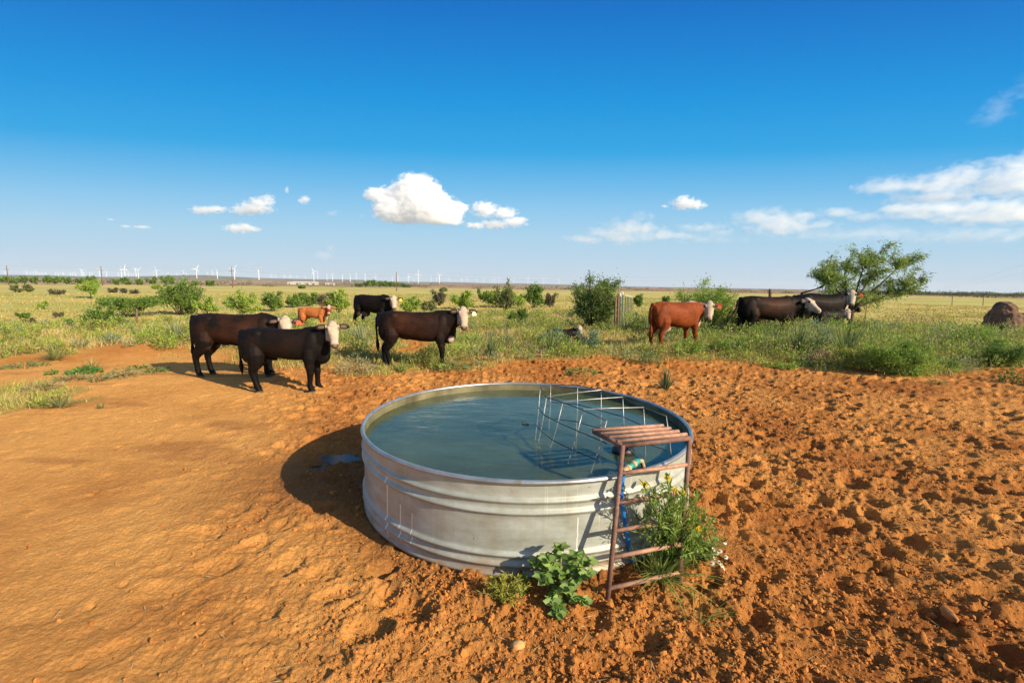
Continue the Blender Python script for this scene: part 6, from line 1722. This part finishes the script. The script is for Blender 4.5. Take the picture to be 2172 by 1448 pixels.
# density, noise scale, noise strength, edge, edge softness, anisotropy
KIND = {'cumulus': (0.017, 0.0058, 2.0, 0.95, 0.75, 0.0), 'puff': (0.010, 0.008, 2.8, 0.88, 0.8, 0.1), 'wisp': (0.0028, 0.0030, 3.4, 0.86, 1.5, 0.2), 'faint': (0.0008, 0.0026, 4.0, 0.66, 1.6, 0.2)}
for k in KIND: M[k] = k
def cloud(label, lobes, mat, seed, vox=34, bumpy=1.0, flat=None, D=CL_D):
    rl = np.random.default_rng(seed)
    L = np.array(lobes, float); c = at_y(L[:, 0].mean(), L[:, 1].mean(), D); sc_ = D / FPX
    g = Geo(); LB = []
    for (x, y, rx, ry) in lobes:
        p = at_y(x, y, D) - c; p[1] += rl.uniform(-.3, .3) * rx * sc_
        rr = np.array([rx * sc_, (rx * .6 + ry * .5) * sc_, ry * sc_]) * (1.12 if mat != 'cumulus' else 1.05)
        LB.append((p, rr))
        g.ellipsoid(p, np.diag(rr * 1.16), 14)
    V = np.concatenate(g.V); F = [np.concatenate(g.T), np.concatenate(g.Q)]
    t = mesh_obj('tmp', V, F); md = t.modifiers.new('r', 'REMESH'); md.mode = 'VOXEL'; md.voxel_size = vox
    me = bpy.data.meshes.new_from_object(t.evaluated_get(bpy.context.evaluated_depsgraph_get())); bpy.data.objects.remove(t)
    if flat is not None:
        n = len(me.vertices); co = np.empty(n * 3, np.float32); me.vertices.foreach_get('co', co); co = co.reshape(-1, 3)
        zf = at_y(L[0, 0], flat, D)[2] - c[2]; co[:, 2] = np.where(co[:, 2] < zf, zf + (co[:, 2] - zf) * .25, co[:, 2])
        me.vertices.foreach_set('co', co.astype(np.float32).ravel())
    me.materials.clear(); me.materials.append(cloud_mat('cloud_' + mat, LB, *KIND[mat])); me.update(); me.name = 'cloud'
    o = bpy.data.objects.new('cloud', me); col.objects.link(o); o.location = c
    tag(o, label, 'cloud', 'clouds in the sky')
cloud('big bright billowing cumulus cloud with a flat base above the middle of the horizon',
      [(884, 416, 50, 44), (835, 428, 46, 30), (796, 412, 24, 14), (878, 396, 34, 24), (910, 440, 54, 34), (942, 446, 34, 28), (850, 452, 54, 24), (925, 462, 48, 18), (974, 442, 22, 13), (818, 446, 28, 20), (958, 458, 26, 20), (902, 396, 24, 18), (848, 408, 28, 20), (784, 416, 12, 8)], M['cumulus'], 5, flat=474)
cloud('smaller ragged cumulus cloud touching the right side of the big billowing cumulus', [(1030, 445, 28, 16), (1020, 436, 16, 9), (1070, 452, 26, 13), (1090, 472, 28, 9), (1050, 475, 36, 9), (1010, 478, 24, 7), (1100, 466, 16, 8)], M['puff'], 6, 22, .45)
cloud('white cloud slanting up to the right, left of the big cumulus', [(540, 440, 34, 12), (515, 446, 30, 9), (566, 424, 14, 13), (550, 430, 20, 11)], M['puff'], 7, 18, .4)
cloud('low flat white cloud at the left end of the left cloud group', [(438, 446, 30, 7), (458, 442, 18, 8), (425, 450, 18, 5)], M['puff'], 8, 14, .3)
cloud('small oval white cloud lowest in the left cloud group', [(502, 484, 28, 9), (520, 480, 14, 8), (535, 486, 18, 5)], M['puff'], 9, 16, .3)
cloud('small round puff of cloud between the left cloud group and the big cumulus', [(645, 422, 11, 9), (640, 426, 9, 6)], M['puff'], 10, 12, .22)
cloud('tiny faint puff midway between the small round puff and the big cumulus', [(706, 452, 13, 6), (712, 449, 8, 5)], M['wisp'], 11, 12, .25)
cloud('tiny upright shred of cloud left of the small round puff', [(609, 402, 4, 8)], M['puff'], 12, 10, .12)
cloud('faint pinkish puff low above the wind turbines', [(688, 540, 22, 9), (700, 528, 12, 11)], M['wisp'], 13, 18, .3)
cloud('tiny faint puff at the left edge of the big cumulus', [(768, 457, 10, 6)], M['wisp'], 14, 12, .2)
cloud('tiny pair of thin cloud shreds at far left', [(234, 465, 9, 3), (300, 481, 18, 3), (268, 480, 12, 2.5)], M['puff'], 15, 10, .12)
cloud('small bright cumulus alone right of centre', [(1455, 432, 30, 12), (1448, 424, 16, 10), (1475, 436, 20, 8), (1410, 438, 8, 4)], M['puff'], 16, 16, .35)
cloud('thin veil of cloud spreading below the small bright cumulus', [(1340, 485, 60, 24), (1360, 462, 26, 12), (1290, 495, 50, 12), (1240, 508, 46, 10), (1400, 500, 60, 10), (1320, 505, 60, 12)], M['wisp'], 17, 40, .9)
cloud('soft streak of cloud between the thin veil and the long white bank', [(1490, 482, 44, 10), (1530, 492, 26, 8)], M['wisp'], 18, 30, .7)
cloud('soft white cloud bank with a curved top, right of centre', [(1620, 462, 64, 18), (1680, 470, 54, 22), (1650, 480, 70, 18), (1600, 455, 34, 10), (1730, 478, 40, 9), (1700, 455, 30, 8)], M['wisp'], 19, 40, .8)
cloud('flat wisp of cloud joining the white bank to the great bank at the right', [(1780, 452, 50, 10), (1840, 460, 40, 9), (1900, 445, 44, 14)], M['wisp'], 20, 30, .7)
cloud('great rising bank of cloud at the right edge of the sky', [(1900, 392, 62, 18), (1980, 395, 70, 22), (2060, 372, 70, 26), (2150, 360, 70, 28), (2140, 390, 90, 26), (2010, 412, 90, 14), (2220, 380, 90, 40)], M['wisp'], 21, 44, 1.0)
cloud('lower layer of pale cloud beneath the great bank at the right edge', [(2000, 445, 90, 16), (2080, 440, 80, 14), (2150, 455, 90, 14), (1960, 455, 60, 10), (2060, 462, 100, 12), (2200, 450, 90, 20)], M['wisp'], 22, 44, .9)
cloud('thin high wisp of cloud at the upper right edge', [(2150, 200, 34, 22), (2120, 225, 30, 18), (2165, 180, 20, 20), (2100, 250, 40, 20)], M['faint'], 23, 40, .9)
cloud('faint grey haze layer of cloud above the mesquite tree', [(1800, 500, 200, 12), (2050, 500, 200, 14), (1500, 505, 120, 9)], M['faint'], 24, 60, .9)

# ------------------------------------------------------------------ haze
hz = Geo(); hz.box((0, 0, 78), (9600, 9600, 98))
mh = bpy.data.materials.new('thin_air'); mh.use_nodes = True
for n in list(mh.node_tree.nodes): mh.node_tree.nodes.remove(n)
_o = mh.node_tree.nodes.new('ShaderNodeOutputMaterial'); _v = mh.node_tree.nodes.new('ShaderNodeVolumePrincipled')
_v.inputs['Color'].default_value = (0.82, 0.91, 1.0, 1); _v.inputs['Density'].default_value = 0.00005; _v.inputs['Anisotropy'].default_value = 0.0
mh.node_tree.links.new(_v.outputs[0], _o.inputs['Volume'])
tag(hz.build('haze', mh, None, False), 'thin bluish haze in the air over the plain', 'haze', None, 'stuff')
print('objects', len(bpy.data.objects), 'polys', sum(len(o.data.polygons) for o in bpy.data.objects if o.type == 'MESH'))
